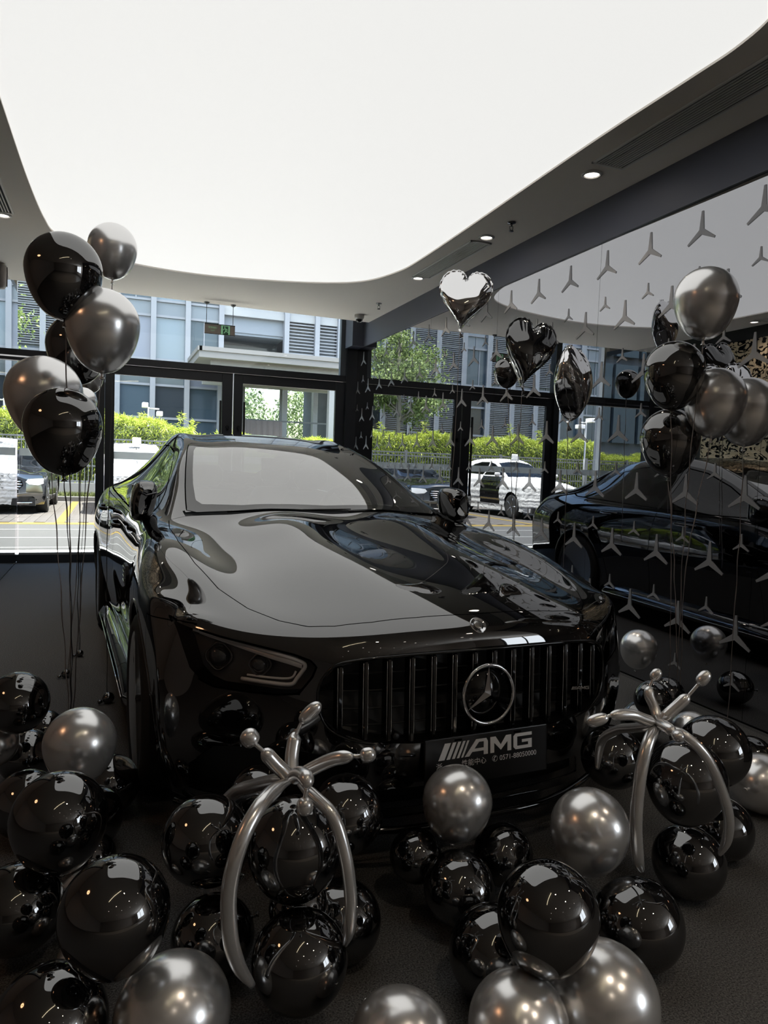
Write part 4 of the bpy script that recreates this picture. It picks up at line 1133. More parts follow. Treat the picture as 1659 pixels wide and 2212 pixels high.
        G0 = B0 + 1.60
        out.append([(G0, .15), (G0 + .15, 0), (G0 + .26, .20), (G0 + .26, .80), (G0 + .15, 1), (G0, .85)])
        out.append([(G0 + .15, 1), (G0 + .26, .80), (G0 + 1.30, .80), (G0 + 1.30, 1)])
        out.append([(G0 + .15, 0), (G0 + 1.30, 0), (G0 + 1.30, .20), (G0 + .26, .20)])
        out.append([(G0 + 1.04, .20), (G0 + 1.30, .20), (G0 + 1.30, .58), (G0 + 1.04, .58)])
        out.append([(G0 + .60, .40), (G0 + 1.04, .40), (G0 + 1.04, .58), (G0 + .60, .58)])
        return [[(px * h, py * h) for px, py in p] for p in out], (G0 + 1.30) * h
    polys, wid = slash_letters(.0105)
    b = MB()
    for p in polys: b.prism([(y, z) for y, z in p], 0, .003, 'x')
    em2 = b.build('grille_lettering', CHROME, gr, loc=(gx(.40, .55) + .012, .36, .545), rot=(0, 0, -.20))
    # parking sensor in the grille, badge on the nose
    b = MB(); b.lathe([(.011, -.01), (.011, .002), (.008, .004), (0, .004)], 16, Matrix.Rotation(math.radians(90), 4, 'Y')); b.build('grille_camera', BLKPLASTIC, gr, loc=(gx(-.305, .47) + .006, -.305, .468))
    hn = Vector((.72, 0, .69)).normalized()
    MQ = Matrix.Translation((.910, 0, .7795)) @ hn.to_track_quat('Z', 'Y').to_matrix().to_4x4()
    b = MB(); b.lathe([(.029, -.004), (.029, .003), (.0265, .0045), (.0255, .0035)], 32, MQ)
    bd = b.build('nose_badge', CHROME, root)
    b = MB(); b.lathe([(.0255, .0034), (.018, .0034)], 32, MQ); b.build('badge_band', mat('badge_grey', (.10, .10, .11), .3, 1.0), bd)
    b = MB(); b.lathe([(.0175, .004), (.012, .0056), (0, .006)], 24, MQ); b.build('badge_crest', mat('badge_silver', (.55, .54, .52), .25, 1.0), bd)

    # ---------------------------------------------------------------- dealer plate
    pl = empty('dealer_plate'); pl.parent = root; pl.location = (1.000, 0, .383); pl.rotation_euler = (0, math.radians(-5), 0)
    b = MB(); b.box((0, 0, 0), (.010, .452, .150)); b.build('plate_board', mat('plate_black', (.006, .006, .007), rough=.3), pl, bevel=.003)
    polys, wid = slash_letters(1.0)
    h = .050; wpx = wid; sc_ = .345 / wid
    b = MB()
    for p in polys: b.prism([(-.180 + x * sc_, .008 + y * h) for x, y in p], .005, .0062, 'x')
    b.build('plate_lettering', WHITEM, pl)
    for txt, yy, size in (('\u6d59\u3000\u3000\u3000\u6027\u80fd\u4e2d\u5fc3', -.098, .0225), ('\u2706 0571-88050000', .098, .0225)):
        me = text_mesh(txt, size, .0003)
        me.materials.append(WHITEM)
        o = new_obj('plate_text', me, pl, (.0056, yy, -.012), (math.pi / 2, 0, math.pi / 2))
    for sy in (-.11, .11):
        b = MB(); b.box((.0055, sy, .064), (.002, .026, .005)); b.build('plate_slot', SEAM, pl)

    # ---------------------------------------------------------------- lower lip and bumper lines
    b = MB(); b.tube(catmull([(.57, -.895, .19), (.80, -.62, .172), (.94, -.30, .165), (.955, 0, .165), (.94, .30, .165), (.80, .62, .172), (.57, .895, .19)], 8), .012, 8)
    b.build('front_lip', GLOSSBLK, root)
    b = MB(); b.tube(catmull([(.70, -.775, .435), (.90, -.50, .415), (.985, -.25, .412)], 6), .005, 6); b.tube(catmull([(.70, .775, .435), (.90, .50, .415), (.985, .25, .412)], 6), .005, 6)
    b.build('bumper_strip', GLOSSBLK, root)
    # sills with a bright edge
    for sg in (-1, 1):
        b = MB()
        sec = lambda x, o: [(x, sg * (.880 + o), .285), (x, sg * (.935 + o), .262), (x, sg * (.978 + o), .200), (x, sg * (.965 + o), .165), (x, sg * (.86 + o), .165)]
        xs = [-.40, -.50, -.9, -1.5, -2.1, -2.45, -2.55]; of = [-.03, .0, .0, 0, .0, .005, -.02]
        vs = []; fs = []
        for x, o_ in zip(xs, of): vs += sec(x, o_)
        for i in range(len(xs) - 1):
            for q in range(5): fs.append((i * 5 + q, i * 5 + (q + 1) % 5, (i + 1) * 5 + (q + 1) % 5, (i + 1) * 5 + q))
        fs += [tuple(range(5)), tuple(range(len(vs) - 5, len(vs)))]
        b.add(vs, fs, True)
        sl = b.build('side_sill', PAINT, root)
        b = MB(); b.tube([(x, sg * (.981 + o_), .201) for x, o_ in zip(xs[1:-1], of[1:-1])], .0035, 6); b.build('sill_strip', CHROME, sl)
        # vent behind the front wheel
        vt = MB(); vt.box((-.535, sg * .957, .745), (.012, .012, .11), M=Matrix.Rotation(sg * .0, 3, 'Z'))
        v = MB(); v.prism([(-.50, .70), (-.47, .76), (-.485, .80), (-.60, .80), (-.585, .72)], .955 if sg > 0 else -.969, .969 if sg > 0 else -.955, 'y')
        vo = v.build('wing_vent', BLKPLASTIC, root, bevel=.003)
        for q in range(4):
            w = MB(); w.tube([(-.49 - .003 * q, sg * .970, .716 + .022 * q), (-.585 - .002 * q, sg * .971, .728 + .02 * q)], .0035, 6); w.build('vent_slat', DKCHROME, vo)

    # ---------------------------------------------------------------- door mirrors
    for sg in (-1, 1):
        b = MB()
        secs = [(-.70, .030, .060), (-.715, .052, .078), (-.75, .060, .094), (-.80, .063, .100), (-.845, .061, .096), (-.86, .056, .090)]
        vs = []; fs = []; q = 20
        for x, wy, wz in secs:
            for k in range(q):
                a = 2 * math.pi * k / q
                cy_, cz_ = math.copysign(abs(math.cos(a)) ** .62, math.cos(a)), math.copysign(abs(math.sin(a)) ** .62, math.sin(a))
                taper = 1.0 - .18 * (cz_ < 0) * abs(cz_)
                vs.append((x + .02 * cy_ * 1, sg * (.868 + wy * cy_ * taper - .012 * cz_), 1.075 + wz * cz_))
        for i in range(len(secs) - 1):
            for k in range(q): fs.append((i * q + k, i * q + (k + 1) % q, (i + 1) * q + (k + 1) % q, (i + 1) * q + k))
        fs += [tuple(range(q)), tuple(range(len(vs) - q, len(vs)))]
        b.add(vs, fs, True)
        mo = b.build('door_mirror', PAINT, root)
        b = MB(); b.tube(catmull([(-.80, sg * .850, .995), (-.80, sg * .838, .960), (-.80, sg * .850, .925)], 5), [.030] * 10 + [.034], 10); b.build('mirror_arm', GLOSSBLK, mo)
        b = MB(); b.box((-.862, sg * .868, 1.075), (.006, .095, .150)); b.build('mirror_glass', CHROME, mo, bevel=.002)
        b = MB(); b.tube(catmull([(-.705, sg * .815, 1.118), (-.700, sg * .868, 1.105), (-.722, sg * .918, 1.085)], 5), .005, 6); b.build('indicator', DKCHROME, mo)

    # ---------------------------------------------------------------- wheels
    rim_m = mat('dark_rim', (.028, .028, .030), rough=.25, metal=.7)
    disc_m = mat('brake_disc', (.25, .25, .26), rough=.35, metal=1.0)
    def wheel(sg):
        w = empty('wheel')
        R = .342
        # tyre (axis along y, outer face towards +y*sg)
        Mx = Matrix.Rotation(math.radians(-90 * sg), 4, 'X')
        t = MB(); t.lathe([(.262, -.135), (.30, -.140), (.330, -.130), (R, -.105), (R, .105), (.330, .130), (.30, .142), (.272, .140), (.262, .132)], 56, Mx)
        t.build('tyre', RUBBER, w)
        for gq in (-.06, 0, .06):
            pass
        r = MB(); r.lathe([(.262, -.13), (.245, -.11), (.240, .02), (.248, .118), (.262, .134), (.270, .137), (.2715, .130)], 48, Mx)
        rim = r.build('rim', rim_m, w)
        e = MB(); e.lathe([(.2655, .1355), (.271, .1385), (.2725, .134)], 56, Mx); e.build('rim_edge', CHROME, rim)
        for k in range(10):
            a = 2 * math.pi * k / 10
            for da in (-.085, .085):
                s = MB()
                c, sn = math.cos(a), math.sin(a)
                p0 = (.05 * c, .05 * sn); a2 = a + da * 1.5; p1 = (.252 * math.cos(a2), .252 * math.sin(a2))
                d = Vector((p1[0] - p0[0], p1[1] - p0[1])).normalized(); nn = Vector((-d.y, d.x))
                vs = []
                for (px, py), wd, h in ((p0, .012, .092), (((p0[0] + p1[0]) / 2, (p0[1] + p1[1]) / 2), .010, .108), (p1, .012, .122)):
                    for q, hh in ((-1, -.02), (-.5, .0), (.5, .0), (1, -.02)): vs.append(Mx @ Vector((px + nn.x * wd * q, py + nn.y * wd * q, h + hh)))
                s.add(vs, [(i * 4 + q, i * 4 + q + 1, i * 4 + q + 5, i * 4 + q + 4) for i in range(2) for q in range(3)], True)
                s.build('spoke', rim_m, rim)
        hcap = MB(); hcap.lathe([(.062, .05), (.060, .095), (.045, .102), (.034, .100), (0, .100)], 24, Mx); hcap.build('wheel_hub', rim_m, rim)
        dsc = MB(); dsc.lathe([(.08, .02), (.195, .02), (.195, .045), (.08, .045)], 40, Mx); dsc.build('brake_disc', disc_m, w)
        cal = MB(); cal.prism([(.10, -.10), (.21, -.13), (.225, 0), (.21, .13), (.10, .10)], .01, .07); 
        cal.v = [tuple(Mx @ Vector(p)) for p in cal.v]; cal.build('brake_caliper', BLKPLASTIC, w, bevel=.006)
        return w
    for xc in (0.0, -2.951):
        for sg in (-1, 1):
            w = wheel(sg); w.parent = root; w.location = (xc, sg * .832, .342)
            if xc == 0.0: w.rotation_euler = (0, 0, 0)
            # liner
            ln = MB(); vs = []; fs = []
            aa = np.linspace(-.1, math.pi + .1, 20)
            for a in aa: vs += [(xc + .384 * math.cos(a), sg * .955, .345 + .384 * math.sin(a)), (xc + .384 * math.cos(a), sg * .60, .345 + .384 * math.sin(a))]
            fs = [(2 * i, 2 * i + 1, 2 * i + 3, 2 * i + 2) for i in range(19)]
            vs2 = len(vs); vs += [(xc, sg * .60, .345)]; fs += [(2 * i + 1, vs2, 2 * i + 3) for i in range(19)]
            ln.add(vs, fs, True); ln.build('wheel_liner', mat('liner_black', (.006, .006, .006), .9), root)
            # lip of the arch
            lp = MB(); ys = []
            aa = np.linspace(-.25, math.pi + .25, 34)
            P = sh.coords(); side_m = P[:, 1] > .8
            q = []
            for a in aa:
                x, z = xc + .386 * math.cos(a), .345 + .386 * math.sin(a)
                dd = np.hypot(P[:, 0] - x, P[:, 2] - z) + np.where(side_m, 0, 9); q.append((x, sg * float(P[int(dd.argmin()), 1]), z))
            ysm = [sum(abs(q[max(0, min(len(q) - 1, i + o))][1]) for o in (-2, -1, 0, 1, 2)) / 5 for i in range(len(q))]
            lp.tube([(p[0], sg * (y_ - .006), p[2]) for p, y_ in zip(q, ysm)], .010, 8); lp.build('arch_lip', PAINT, root)
    # floor of the car
    b = MB(); b.box((-1.55, 0, .21), (4.2, 1.25, .08)); b.box((-1.45, 0, .26), (2.1, 1.72, .10)); b.build('underbody', mat('liner_black', (.006, .006, .006), .9), root)

    # ---------------------------------------------------------------- cabin
    cab = mat('cabin_dark', (.012, .012, .013), rough=.6)
    lea = mat('seat_leather', (.035, .034, .035), rough=.45)
    b = MB()
    vs = []; fs = []
    prof = [(-.62, .99), (-.75, 1.005), (-.98, 1.03), (-1.10, 1.01), (-1.15, .93), (-1.13, .75)]
    for yy in (-.66, -.35, 0, .35, .66):
        for x, z in prof: vs.append((x, yy, z - .02 * (abs(yy) > .5)))
    m_ = len(prof)
    for i in range(4):
        for k in range(m_ - 1): fs.append((i * m_ + k, i * m_ + k + 1, (i + 1) * m_ + k + 1, (i + 1) * m_ + k))
    b.add(vs, fs, True); b.build('dashboard', cab, root)
    b = MB(); b.tube([(-1.23 + .05 * math.sin(a), .37 + .175 * math.cos(a), 1.0 + .165 * math.sin(a)) for a in np.linspace(0, 2 * math.pi, 30)[:-1]], .014, 8, closed=True); b.tube([(-1.13, .37, .97), (-1.235, .37, 1.0)], .03, 8); b.tube([(-1.235, .205, 1.0), (-1.235, .535, 1.0)], .016, 6); b.build('steering_wheel', cab, root)
    for (x, y) in ((-1.75, .37), (-1.75, -.37), (-2.62, .36), (-2.62, -.36)):
        s = MB(); 
        q = 16
        for (xa, za, wa, ta) in [((x - .02), .55, .25, .10)]:
            pass
        secs = [(x + .05, .50, .25, .10), (x - .05, .75, .26, .09), (x - .14, 1.0, .23, .07), (x - .17, 1.09, .17, .05)]
        vs = []; fs = []
        for xa, za, wa, ta in secs:
            for k in range(q):
                a = 2 * math.pi * k / q
                vs.append((xa + ta * math.copysign(abs(math.sin(a)) ** .6, math.sin(a)), y + wa * math.copysign(abs(math.cos(a)) ** .6, math.cos(a)), za))
        for i in range(3):
            for k in range(q): fs.append((i * q + k, i * q + (k + 1) % q, (i + 1) * q + (k + 1) % q, (i + 1) * q + k))
        fs.append(tuple(range(len(vs) - q, len(vs))))
        s.add(vs, fs, True)
        s.box((x + .22, y, .50), (.50, .50, .14))
        st = s.build('seat', lea, root)
        hh = MB(); hh.lathe([(.0, -.075), (.09, -.07), (.125, -.02), (.125, .04), (.10, .07), (0, .08)], 18, Matrix.Translation((x - .19, y, 1.18)) @ Matrix.Diagonal((.45, 1, 1, 1))); hh.build('headrest', lea, st)
    # sensor box and mirror behind the top of the windscreen
    b = MB(); b.prism([(-1.53, -.20), (-1.53, .20), (-1.40, .15), (-1.36, .08), (-1.36, -.08), (-1.40, -.15)], 0, .02); b.v = [(x, y, 1.335 + (x + 1.36) * -.22 + z) for x, y, z in b.v]; b.build('sensor_box', mat('sensor_grey', (.055, .055, .057), .5), root)
    b = MB(); b.box((-1.43, 0, 1.275), (.03, .24, .07)); b.build('rear_view_mirror', cab, root, bevel=.01)
    # wipers
    for y0, y1 in ((-.50, .12), (.10, .60)):
        b = MB(); pts = []
        for t in np.linspace(0, 1, 8):
            y = y0 + (y1 - y0) * t
            pts.append((-.512 - .15 * (abs(y) / .7) ** 2 - .02 * t, y, 1.050 + .008 * t - .022 * (abs(y) / .7) ** 2))
        b.tube(pts, .005, 6); b.build('wiper', BLKPLASTIC, root)
    # rear lamps and spoiler lip (seen only in the mirrored wall)
    lampred = mat('rear_lamp', (.06, .002, .002), rough=.08, coat=1)
    for sg in (-1, 1):
        b = MB(); b.tube(catmull([(-4.03, sg * .35, .925), (-4.02, sg * .60, .92), (-3.93, sg * .765, .905), (-3.75, sg * .868, .895)], 6), .018, 8); b.build('rear_lamp', lampred, root)
        b = MB(); b.tube([(-4.06, sg * .45, .27), (-4.13, sg * .45, .265)], .045, 14); b.tube([(-4.06, sg * .58, .27), (-4.12, sg * .58, .265)], .045, 14); b.build('tailpipe', DKCHROME, root)
    b = MB(); b.tube(catmull([(-4.0, -.62, 1.035), (-4.09, -.40, 1.075), (-4.10, 0, 1.085), (-4.09, .40, 1.075), (-4.0, .62, 1.035)], 6), [.012] * 25, 8); b.build('spoiler_lip', PAINT, root)
    sh.bm.free()
    return root
CAR = build_car()
# =================================================================== parked cars outside
def parked_car(name, label, loc, kind, group='cars parked across the street'):
    root = empty(name, loc, (0, 0, -math.pi / 2)); tag(root, label, 'car', group)
    ev = car_surface(3)
    tall = {'sedan': 1.0, 'suv': 1.17}[kind[0]]
    cloth = kind[1] == 'wrapped'
    n = len(ev.vertices); co = np.empty(n * 3); ev.vertices.foreach_get('co', co); co = co.reshape(-1, 3)
    z = co[:, 2]
    # a shorter, blunter bonnet and an upright tail than the coupe's
    lift = np.interp(z, [0, .5, .75, 1.05, 1.5], [.0, .04, .12, .12, .06]); nose = np.clip((co[:, 0] + .3) / 1.2, 0, 1)
    co[:, 2] = (z + lift * nose) * np.interp(z, [0, .3, 1.5], [1, 1, tall])
    back = np.clip((-co[:, 0] - 2.6) / 1.4, 0, 1); co[:, 2] += back * .22 * np.clip((z - .9) / .3, 0, 1) * (1.6 if kind[0] == 'suv' else .4)
    if cloth:
        rr = np.random.default_rng(5)
        co += .006 * np.sin(co[:, [1, 2, 0]] * 37) + .004 * np.sin(co[:, [2, 0, 1]] * 71)
    ev.vertices.foreach_set('co', co.ravel()); ev.update()
    sh = Shell(ev)
    s = tall
    top = lambda poly: (lambda P: poly_sd(P[:, [0, 1]], poly)); side = lambda poly: (lambda P: poly_sd(P[:, [0, 2]], [(a, b_ * s if b_ > .3 else b_) for a, b_ in poly])); front = lambda poly: (lambda P: poly_sd(P[:, [1, 2]], [(a, b_ * s) for a, b_ in poly]))
    for xc in (0.0, -2.951):
        f = lambda P, xc=xc: np.hypot(P[:, 0] - xc, P[:, 2] - .36) - .40
        sh.cut(f, None, lambda P: P[:, 1] > .70); sh.mark(f, 'arch_void', None, lambda P: P[:, 1] > .70)
    R_up = lambda P: P[:, 2] > .85 * s; R_win = lambda P: (P[:, 1] > .42) & (P[:, 2] > .93 * s); R_n = lambda P: P[:, 0] > .25
    sh.panel(top([(-.56, -.1), (-.58, .40), (-.70, .655), (-1.28, .57), (-1.53, .52), (-1.50, -.1)]), 'windscreen', ['body'], R_up, gap=0)
    sh.panel(side([(-.86, 1.03), (-1.30, 1.225), (-1.62, 1.325), (-1.85, 1.362), (-1.85, 1.03)]), 'side_window', ['body'], R_win, gap=0)
    sh.panel(side([(-1.92, 1.035), (-1.92, 1.367), (-2.5, 1.37), (-2.9, 1.31), (-3.2, 1.18), (-3.1, 1.06)]), 'side_window', ['body'], R_win, gap=0)
    sh.panel(side([(-.72, .32), (-.74, .80), (-.80, 1.0), (-1.88, 1.0), (-1.90, .32)]), 'front_door', ['body'], lambda P: (P[:, 1] > .70), gap=.004)
    HLp = [(.90, .80), (.72, .795), (.60, .78), (.56, .72), (.62, .66), (.80, .64), (.90, .68)]
    sh.panel(front(HLp), 'headlight', ['body'], R_n, gap=.003)
    sh.panel(front([(-.1, .77), (.36, .765), (.50, .72), (.52, .64), (.45, .56), (.30, .52), (-.1, .51)]), 'grille', ['body'], R_n, gap=0)
    sh.panel(front([(-.1, .40), (.70, .40), (.78, .32), (.70, .27), (-.1, .26)]), 'lower_intake', ['body'], R_n, gap=0)
    wrap = mat('white_wrapping', (.40, .397, .393), .75); nt = wrap.node_tree
    if 'Bump' not in nt.nodes:
        nb = nt.nodes.new('ShaderNodeTexNoise'); nb.inputs['Scale'].default_value = 5; nb.inputs['Detail'].default_value = 4; nb.inputs['Distortion'].default_value = 1.5
        bp = nt.nodes.new('ShaderNodeBump'); bp.inputs['Strength'].default_value = .7; bp.inputs['Distance'].default_value = .05
        tcn = nt.nodes.new('ShaderNodeTexCoord'); nt.links.new(tcn.outputs['Object'], nb.inputs['Vector']); nt.links.new(nb.outputs['Fac'], bp.inputs['Height']); nt.links.new(bp.outputs[0], nt.nodes['Principled BSDF'].inputs['Normal'])
    body = wrap if cloth else PAINT
    g = glass('side_window_glass', (.10, .11, .11), 1.55, .02)
    sh.extract('body', 'both', body, 'car_body', 0, root)
    film = mat('grey_film', (.15, .15, .147), .3, coat=.5)
    sh.extract('windscreen', 'both', film if kind[2] == 'film' else g, 'windscreen', 0, root)
    for sd in ('left', 'right'):
        sh.extract('side_window', sd, wrap if (cloth and kind[2] == 'film') else g, 'side_window', 0, root)
        sh.extract('front_door', sd, PAINT if kind[2] == 'door' else body, 'front_door', 0, root)
        if not cloth:
            hl = sh.extract('headlight', sd, mat('parked_headlight', (.45, .46, .48), .12, coat=1), 'headlight', 0, root)
        else: sh.extract('headlight', sd, wrap, 'headlight_cover', 0, root)
    sh.extract('gap', 'both', SEAM, 'panel_gap', -.004, root)
    if not cloth:
        sh.extract('lower_intake', 'both', BLKPLASTIC, 'lower_intake', -.03, root)
        gr = sh.extract('grille', 'both', BLKPLASTIC, 'grille', -.03, root)
        P = sh.coords()
        for z in (.56, .615, .67, .725):
            hw = float(np.interp(z, [.52, .56, .64, .72, .77], [.28, .43, .50, .48, .34])); b = MB()
            pts = []
            for y in np.linspace(-hw, hw, 15):
                d = np.hypot(P[:, 1] - abs(y), P[:, 2] - z) + np.where(P[:, 0] > .4, 0, 9); pts.append((float(P[int(d.argmin()), 0]) + .0, y, z))
            b.tube(pts, .013, 6); b.build('grille_bar', CHROME, gr)
        b = MB(); b.tube([(.93, -.70, .27), (.99, -.3, .26), (1.0, 0, .26), (.99, .3, .26), (.93, .70, .27)], .012, 6); b.build('bumper_strip', CHROME, root)
    else:
        sh.extract('grille', 'both', wrap, 'grille_cover', 0, root); sh.extract('lower_intake', 'both', wrap, 'bumper_cover', 0, root)
        if kind[2] == 'film':   # cover printed with rows of dashes over the grille
            P = sh.coords(); b = MB()
            for q in range(5):
                for i in range(9):
                    y = -.46 + .105 * i + (.05 if q % 2 else 0); z = (.50 + .055 * q) * s
                    d = np.hypot(P[:, 1] - abs(y), P[:, 2] - z) + np.where(P[:, 0] > .3, 0, 9); x = float(P[int(d.argmin()), 0]) + .012
                    b.box((x, y, z), (.006, .062, .018))
            o = b.build('dash_print', mat('dash_grey', (.10, .10, .10), .7), root); o['kind'] = 'stuff'
        b = MB(); b.prism([(-.06, 0), (.06, 0), (.02, .16), (-.02, .20)], -.10, .12, 'y'); b.build('roof_knot', wrap, root, loc=(-1.45, .0, 1.43 * s), bevel=.02)
    hw_ = mat('parked_rim', (.42, .42, .44), .3, metal=.9)
    for xc in (0, -2.951):
        for sg in (-1, 1):
            Mx = Matrix.Translation((xc, sg * .83, .345)) @ Matrix.Rotation(math.radians(-90 * sg), 4, 'X')
            t = MB(); t.lathe([(.24, -.12), (.32, -.125), (.345, -.09), (.345, .09), (.32, .125), (.25, .12)], 36, Mx); tb = t.build('tyre', RUBBER, root)
            t = MB(); t.lathe([(.25, .11), (.23, .06), (0, .05)], 32, Mx)
            for k in range(5):
                a = 2 * math.pi * k / 5; t.tube([Mx @ Vector((.03 * math.cos(a), .03 * math.sin(a), .09)), Mx @ Vector((.24 * math.cos(a), .24 * math.sin(a), .11))], [.035, .022], 6)
            t.build('rim', hw_, tb)
    b = MB(); b.box((-1.5, 0, .27), (4.6, 1.5, .16)); b.build('underbody', mat('liner_black', (.006, .006, .006), .9), root)
    b = MB(); b.box((-1.9, 0, .75), (2.0, 1.4, .7)); b.build('cabin_fill', mat('cabin_dark', (.012, .012, .013), .6), root)
    if not cloth or kind[2] == 'door':
        for sg in (-1, 1):
            b = MB(); b.lathe([(0, -.09), (.07, -.07), (.10, 0), (.07, .07), (0, .085)], 14, Matrix.Translation((-.75, sg * 1.0, 1.06 * s)) @ Matrix.Diagonal((.6, 1, .8, 1))); b.build('door_mirror', wrap if cloth else PAINT, root)
    sh.bm.free()
    return root
parked_car('parked_car', 'white sheeted car parked behind the black coupe, dashes printed on its front', (.62, 18.4, GZ), ('suv', 'wrapped', 'film'))
parked_car('parked_car', 'parked black saloon with bright barred grille facing the showroom', (-2.30, 18.35, GZ), ('sedan', 'black', ''))
parked_car('parked_car', 'white sheeted car with one bare black door, seen in the mirrored wall', (-5.35, 17.6, GZ), ('suv', 'wrapped', 'door'))
PILE = [
    ('black balloon half out of frame, topmost of the stack at the left edge', 'b', (-0.307, 2.852, 0.378), 0.1113, 0),
    ('black balloon peeping out behind the top one at the left edge', 'b', (-0.255, 3.325, 0.092), 0.0918, 0),
    ('black balloon under the topmost one at the left edge', 'b', (-0.296, 3.032, 0.105), 0.1049, 0),
    ('silver balloon mostly out of frame between two black ones at the left edge', 's', (-0.389, 2.911, 0.213), 0.0855, 0),
    ('silver balloon resting on the left pile below the hanging ribbons', 's', (-0.077, 2.295, 0.407), 0.1080, 1),
    ('black balloon on the carpet beside the front tyre', 'b', (0.012, 2.686, 0.105), 0.1053, 0),
    ('black balloon behind the left shoulder of the big left-pile one', 'b', (-0.249, 2.587, 0.113), 0.1132, 0),
    ('big glossy black balloon in the middle of the left pile, under the silver one', 'b', (-0.111, 1.914, 0.36), 0.1190, 1),
    ('black balloon half hidden on the tyre side of the left pile', 'b', (-0.048, 2.452, 0.103), 0.1031, 0),
    ('small black balloon tucked low at the core of the left pile', 'b', (-0.038, 2.262, 0.07), 0.0703, 0),
    ('black balloon cut by the left edge, low in the left pile', 'b', (-0.209, 1.931, 0.142), 0.1105, 0),
    ('dull silver balloon squeezed between two black ones in the left pile', 's', (-0.041, 1.995, 0.092), 0.0820, 0),
    ('largest black balloon of the left pile, standing over the silver one in the corner', 'b', (0.018, 1.49, 0.351), 0.1120, 1),
    ('silver balloon showing as a sliver below the largest black one at the left', 's', (-0.046, 1.78, 0.067), 0.0668, 0),
    ('black balloon in the bottom left corner of the view', 'b', (-0.105, 1.526, 0.119), 0.1180, 0),
    ('silver balloon at the bottom edge beside the left corner one', 's', (0.133, 1.478, 0.121), 0.1202, 0),
    ('black balloon on the outer left of the middle silver-legged tower', 'b', (0.238, 1.798, 0.319), 0.1120, 0),
    ('black balloon behind the silver knot of the middle tower', 'b', (0.409, 1.992, 0.326), 0.0855, 0),
    ('black balloon on the outer right of the middle silver-legged tower', 'b', (0.624, 1.844, 0.31), 0.1089, 0),
    ('black balloon in front between the silver legs of the middle tower, upper', 'b', (0.406, 1.552, 0.398), 0.1120, 1),
    ('black balloon in front between the silver legs of the middle tower, lower', 'b', (0.404, 1.471, 0.184), 0.1077, 0),
    ('black balloon low on the left of the middle silver-legged tower', 'b', (0.248, 1.73, 0.101), 0.1011, 0),
    ('black balloon low on the right of the middle silver-legged tower', 'b', (0.575, 1.695, 0.099), 0.1036, 0),
    ('black balloon in the shaded core of the middle tower', 'b', (0.444, 1.642, 0.195), 0.0740, 0),
    ('egg-shaped silver balloon right before the number plate', 's', (0.951, 1.798, 0.315), 0.1035, 1),
    ('black balloon left under the silver one before the number plate', 'b', (0.846, 1.844, 0.152), 0.0770, 0),
    ('black balloon right under the silver one before the number plate', 'b', (1.125, 1.817, 0.123), 0.0912, 0),
    ('black balloon in front below the silver one of the number plate', 'b', (0.911, 1.69, 0.13), 0.0996, 0),
    ('egg-shaped silver balloon between the number plate and the right tower', 's', (1.27, 1.603, 0.281), 0.1120, 1),
    ('large black balloon on top of the front pile, over two big silver ones', 'b', (0.893, 1.25, 0.323), 0.1120, 1),
    ('black balloon peeping out left behind the large one of the front pile', 'b', (0.884, 1.451, 0.111), 0.1105, 0),
    ('large black balloon on the carpet right of the front pile', 'b', (1.301, 1.425, 0.116), 0.1160, 0),
    ('silver balloon at the bottom edge, left one under the large black balloon', 's', (0.812, 1.219, 0.123), 0.1068, 0),
    ('big silver balloon at the bottom, right one under the large black balloon', 's', (1.031, 1.225, 0.122), 0.1230, 0),
    ('silver balloon cut by the bottom edge in the middle of the view', 's', (0.567, 1.268, 0.106), 0.1058, 0),
    ('black balloon left of the front leg of the right tower', 'b', (1.561, 1.878, 0.353), 0.1027, 0),
    ('black balloon in front between the silver legs of the right tower, upper', 'b', (1.522, 1.516, 0.427), 0.1120, 1),
    ('black balloon behind the right arm of the right tower', 'b', (1.803, 1.692, 0.418), 0.1120, 0),
    ('black balloon in front between the silver legs of the right tower, lower', 'b', (1.666, 1.629, 0.109), 0.1091, 0),
    ('black balloon low on the right of the right tower', 'b', (1.939, 1.766, 0.105), 0.1047, 0),
    ('silver balloon behind the arms of the right tower', 's', (2.522, 2.499, 0.103), 0.1027, 0),
    ('silver balloon on the carpet at the right edge of view', 's', (2.363, 1.979, 0.115), 0.1145, 0),
    ('black balloon behind the silver one at the right edge', 'b', (2.556, 2.201, 0.098), 0.0984, 0),
    ('silver balloon between the headlight and the mirrored wall', 's', (2.841, 3.243, 0.293), 0.1062, 1),
    ('black balloon below the silver one beside the headlight', 'b', (2.379, 2.604, 0.244), 0.0866, 0),
    ('black balloon low behind the left arm of the right tower', 'b', (2.412, 2.708, 0.099), 0.0986, 0),
    ('black balloon at the foot of the mirrored wall behind the right tower', 'b', (2.854, 3.021, 0.096), 0.0962, 0),
]
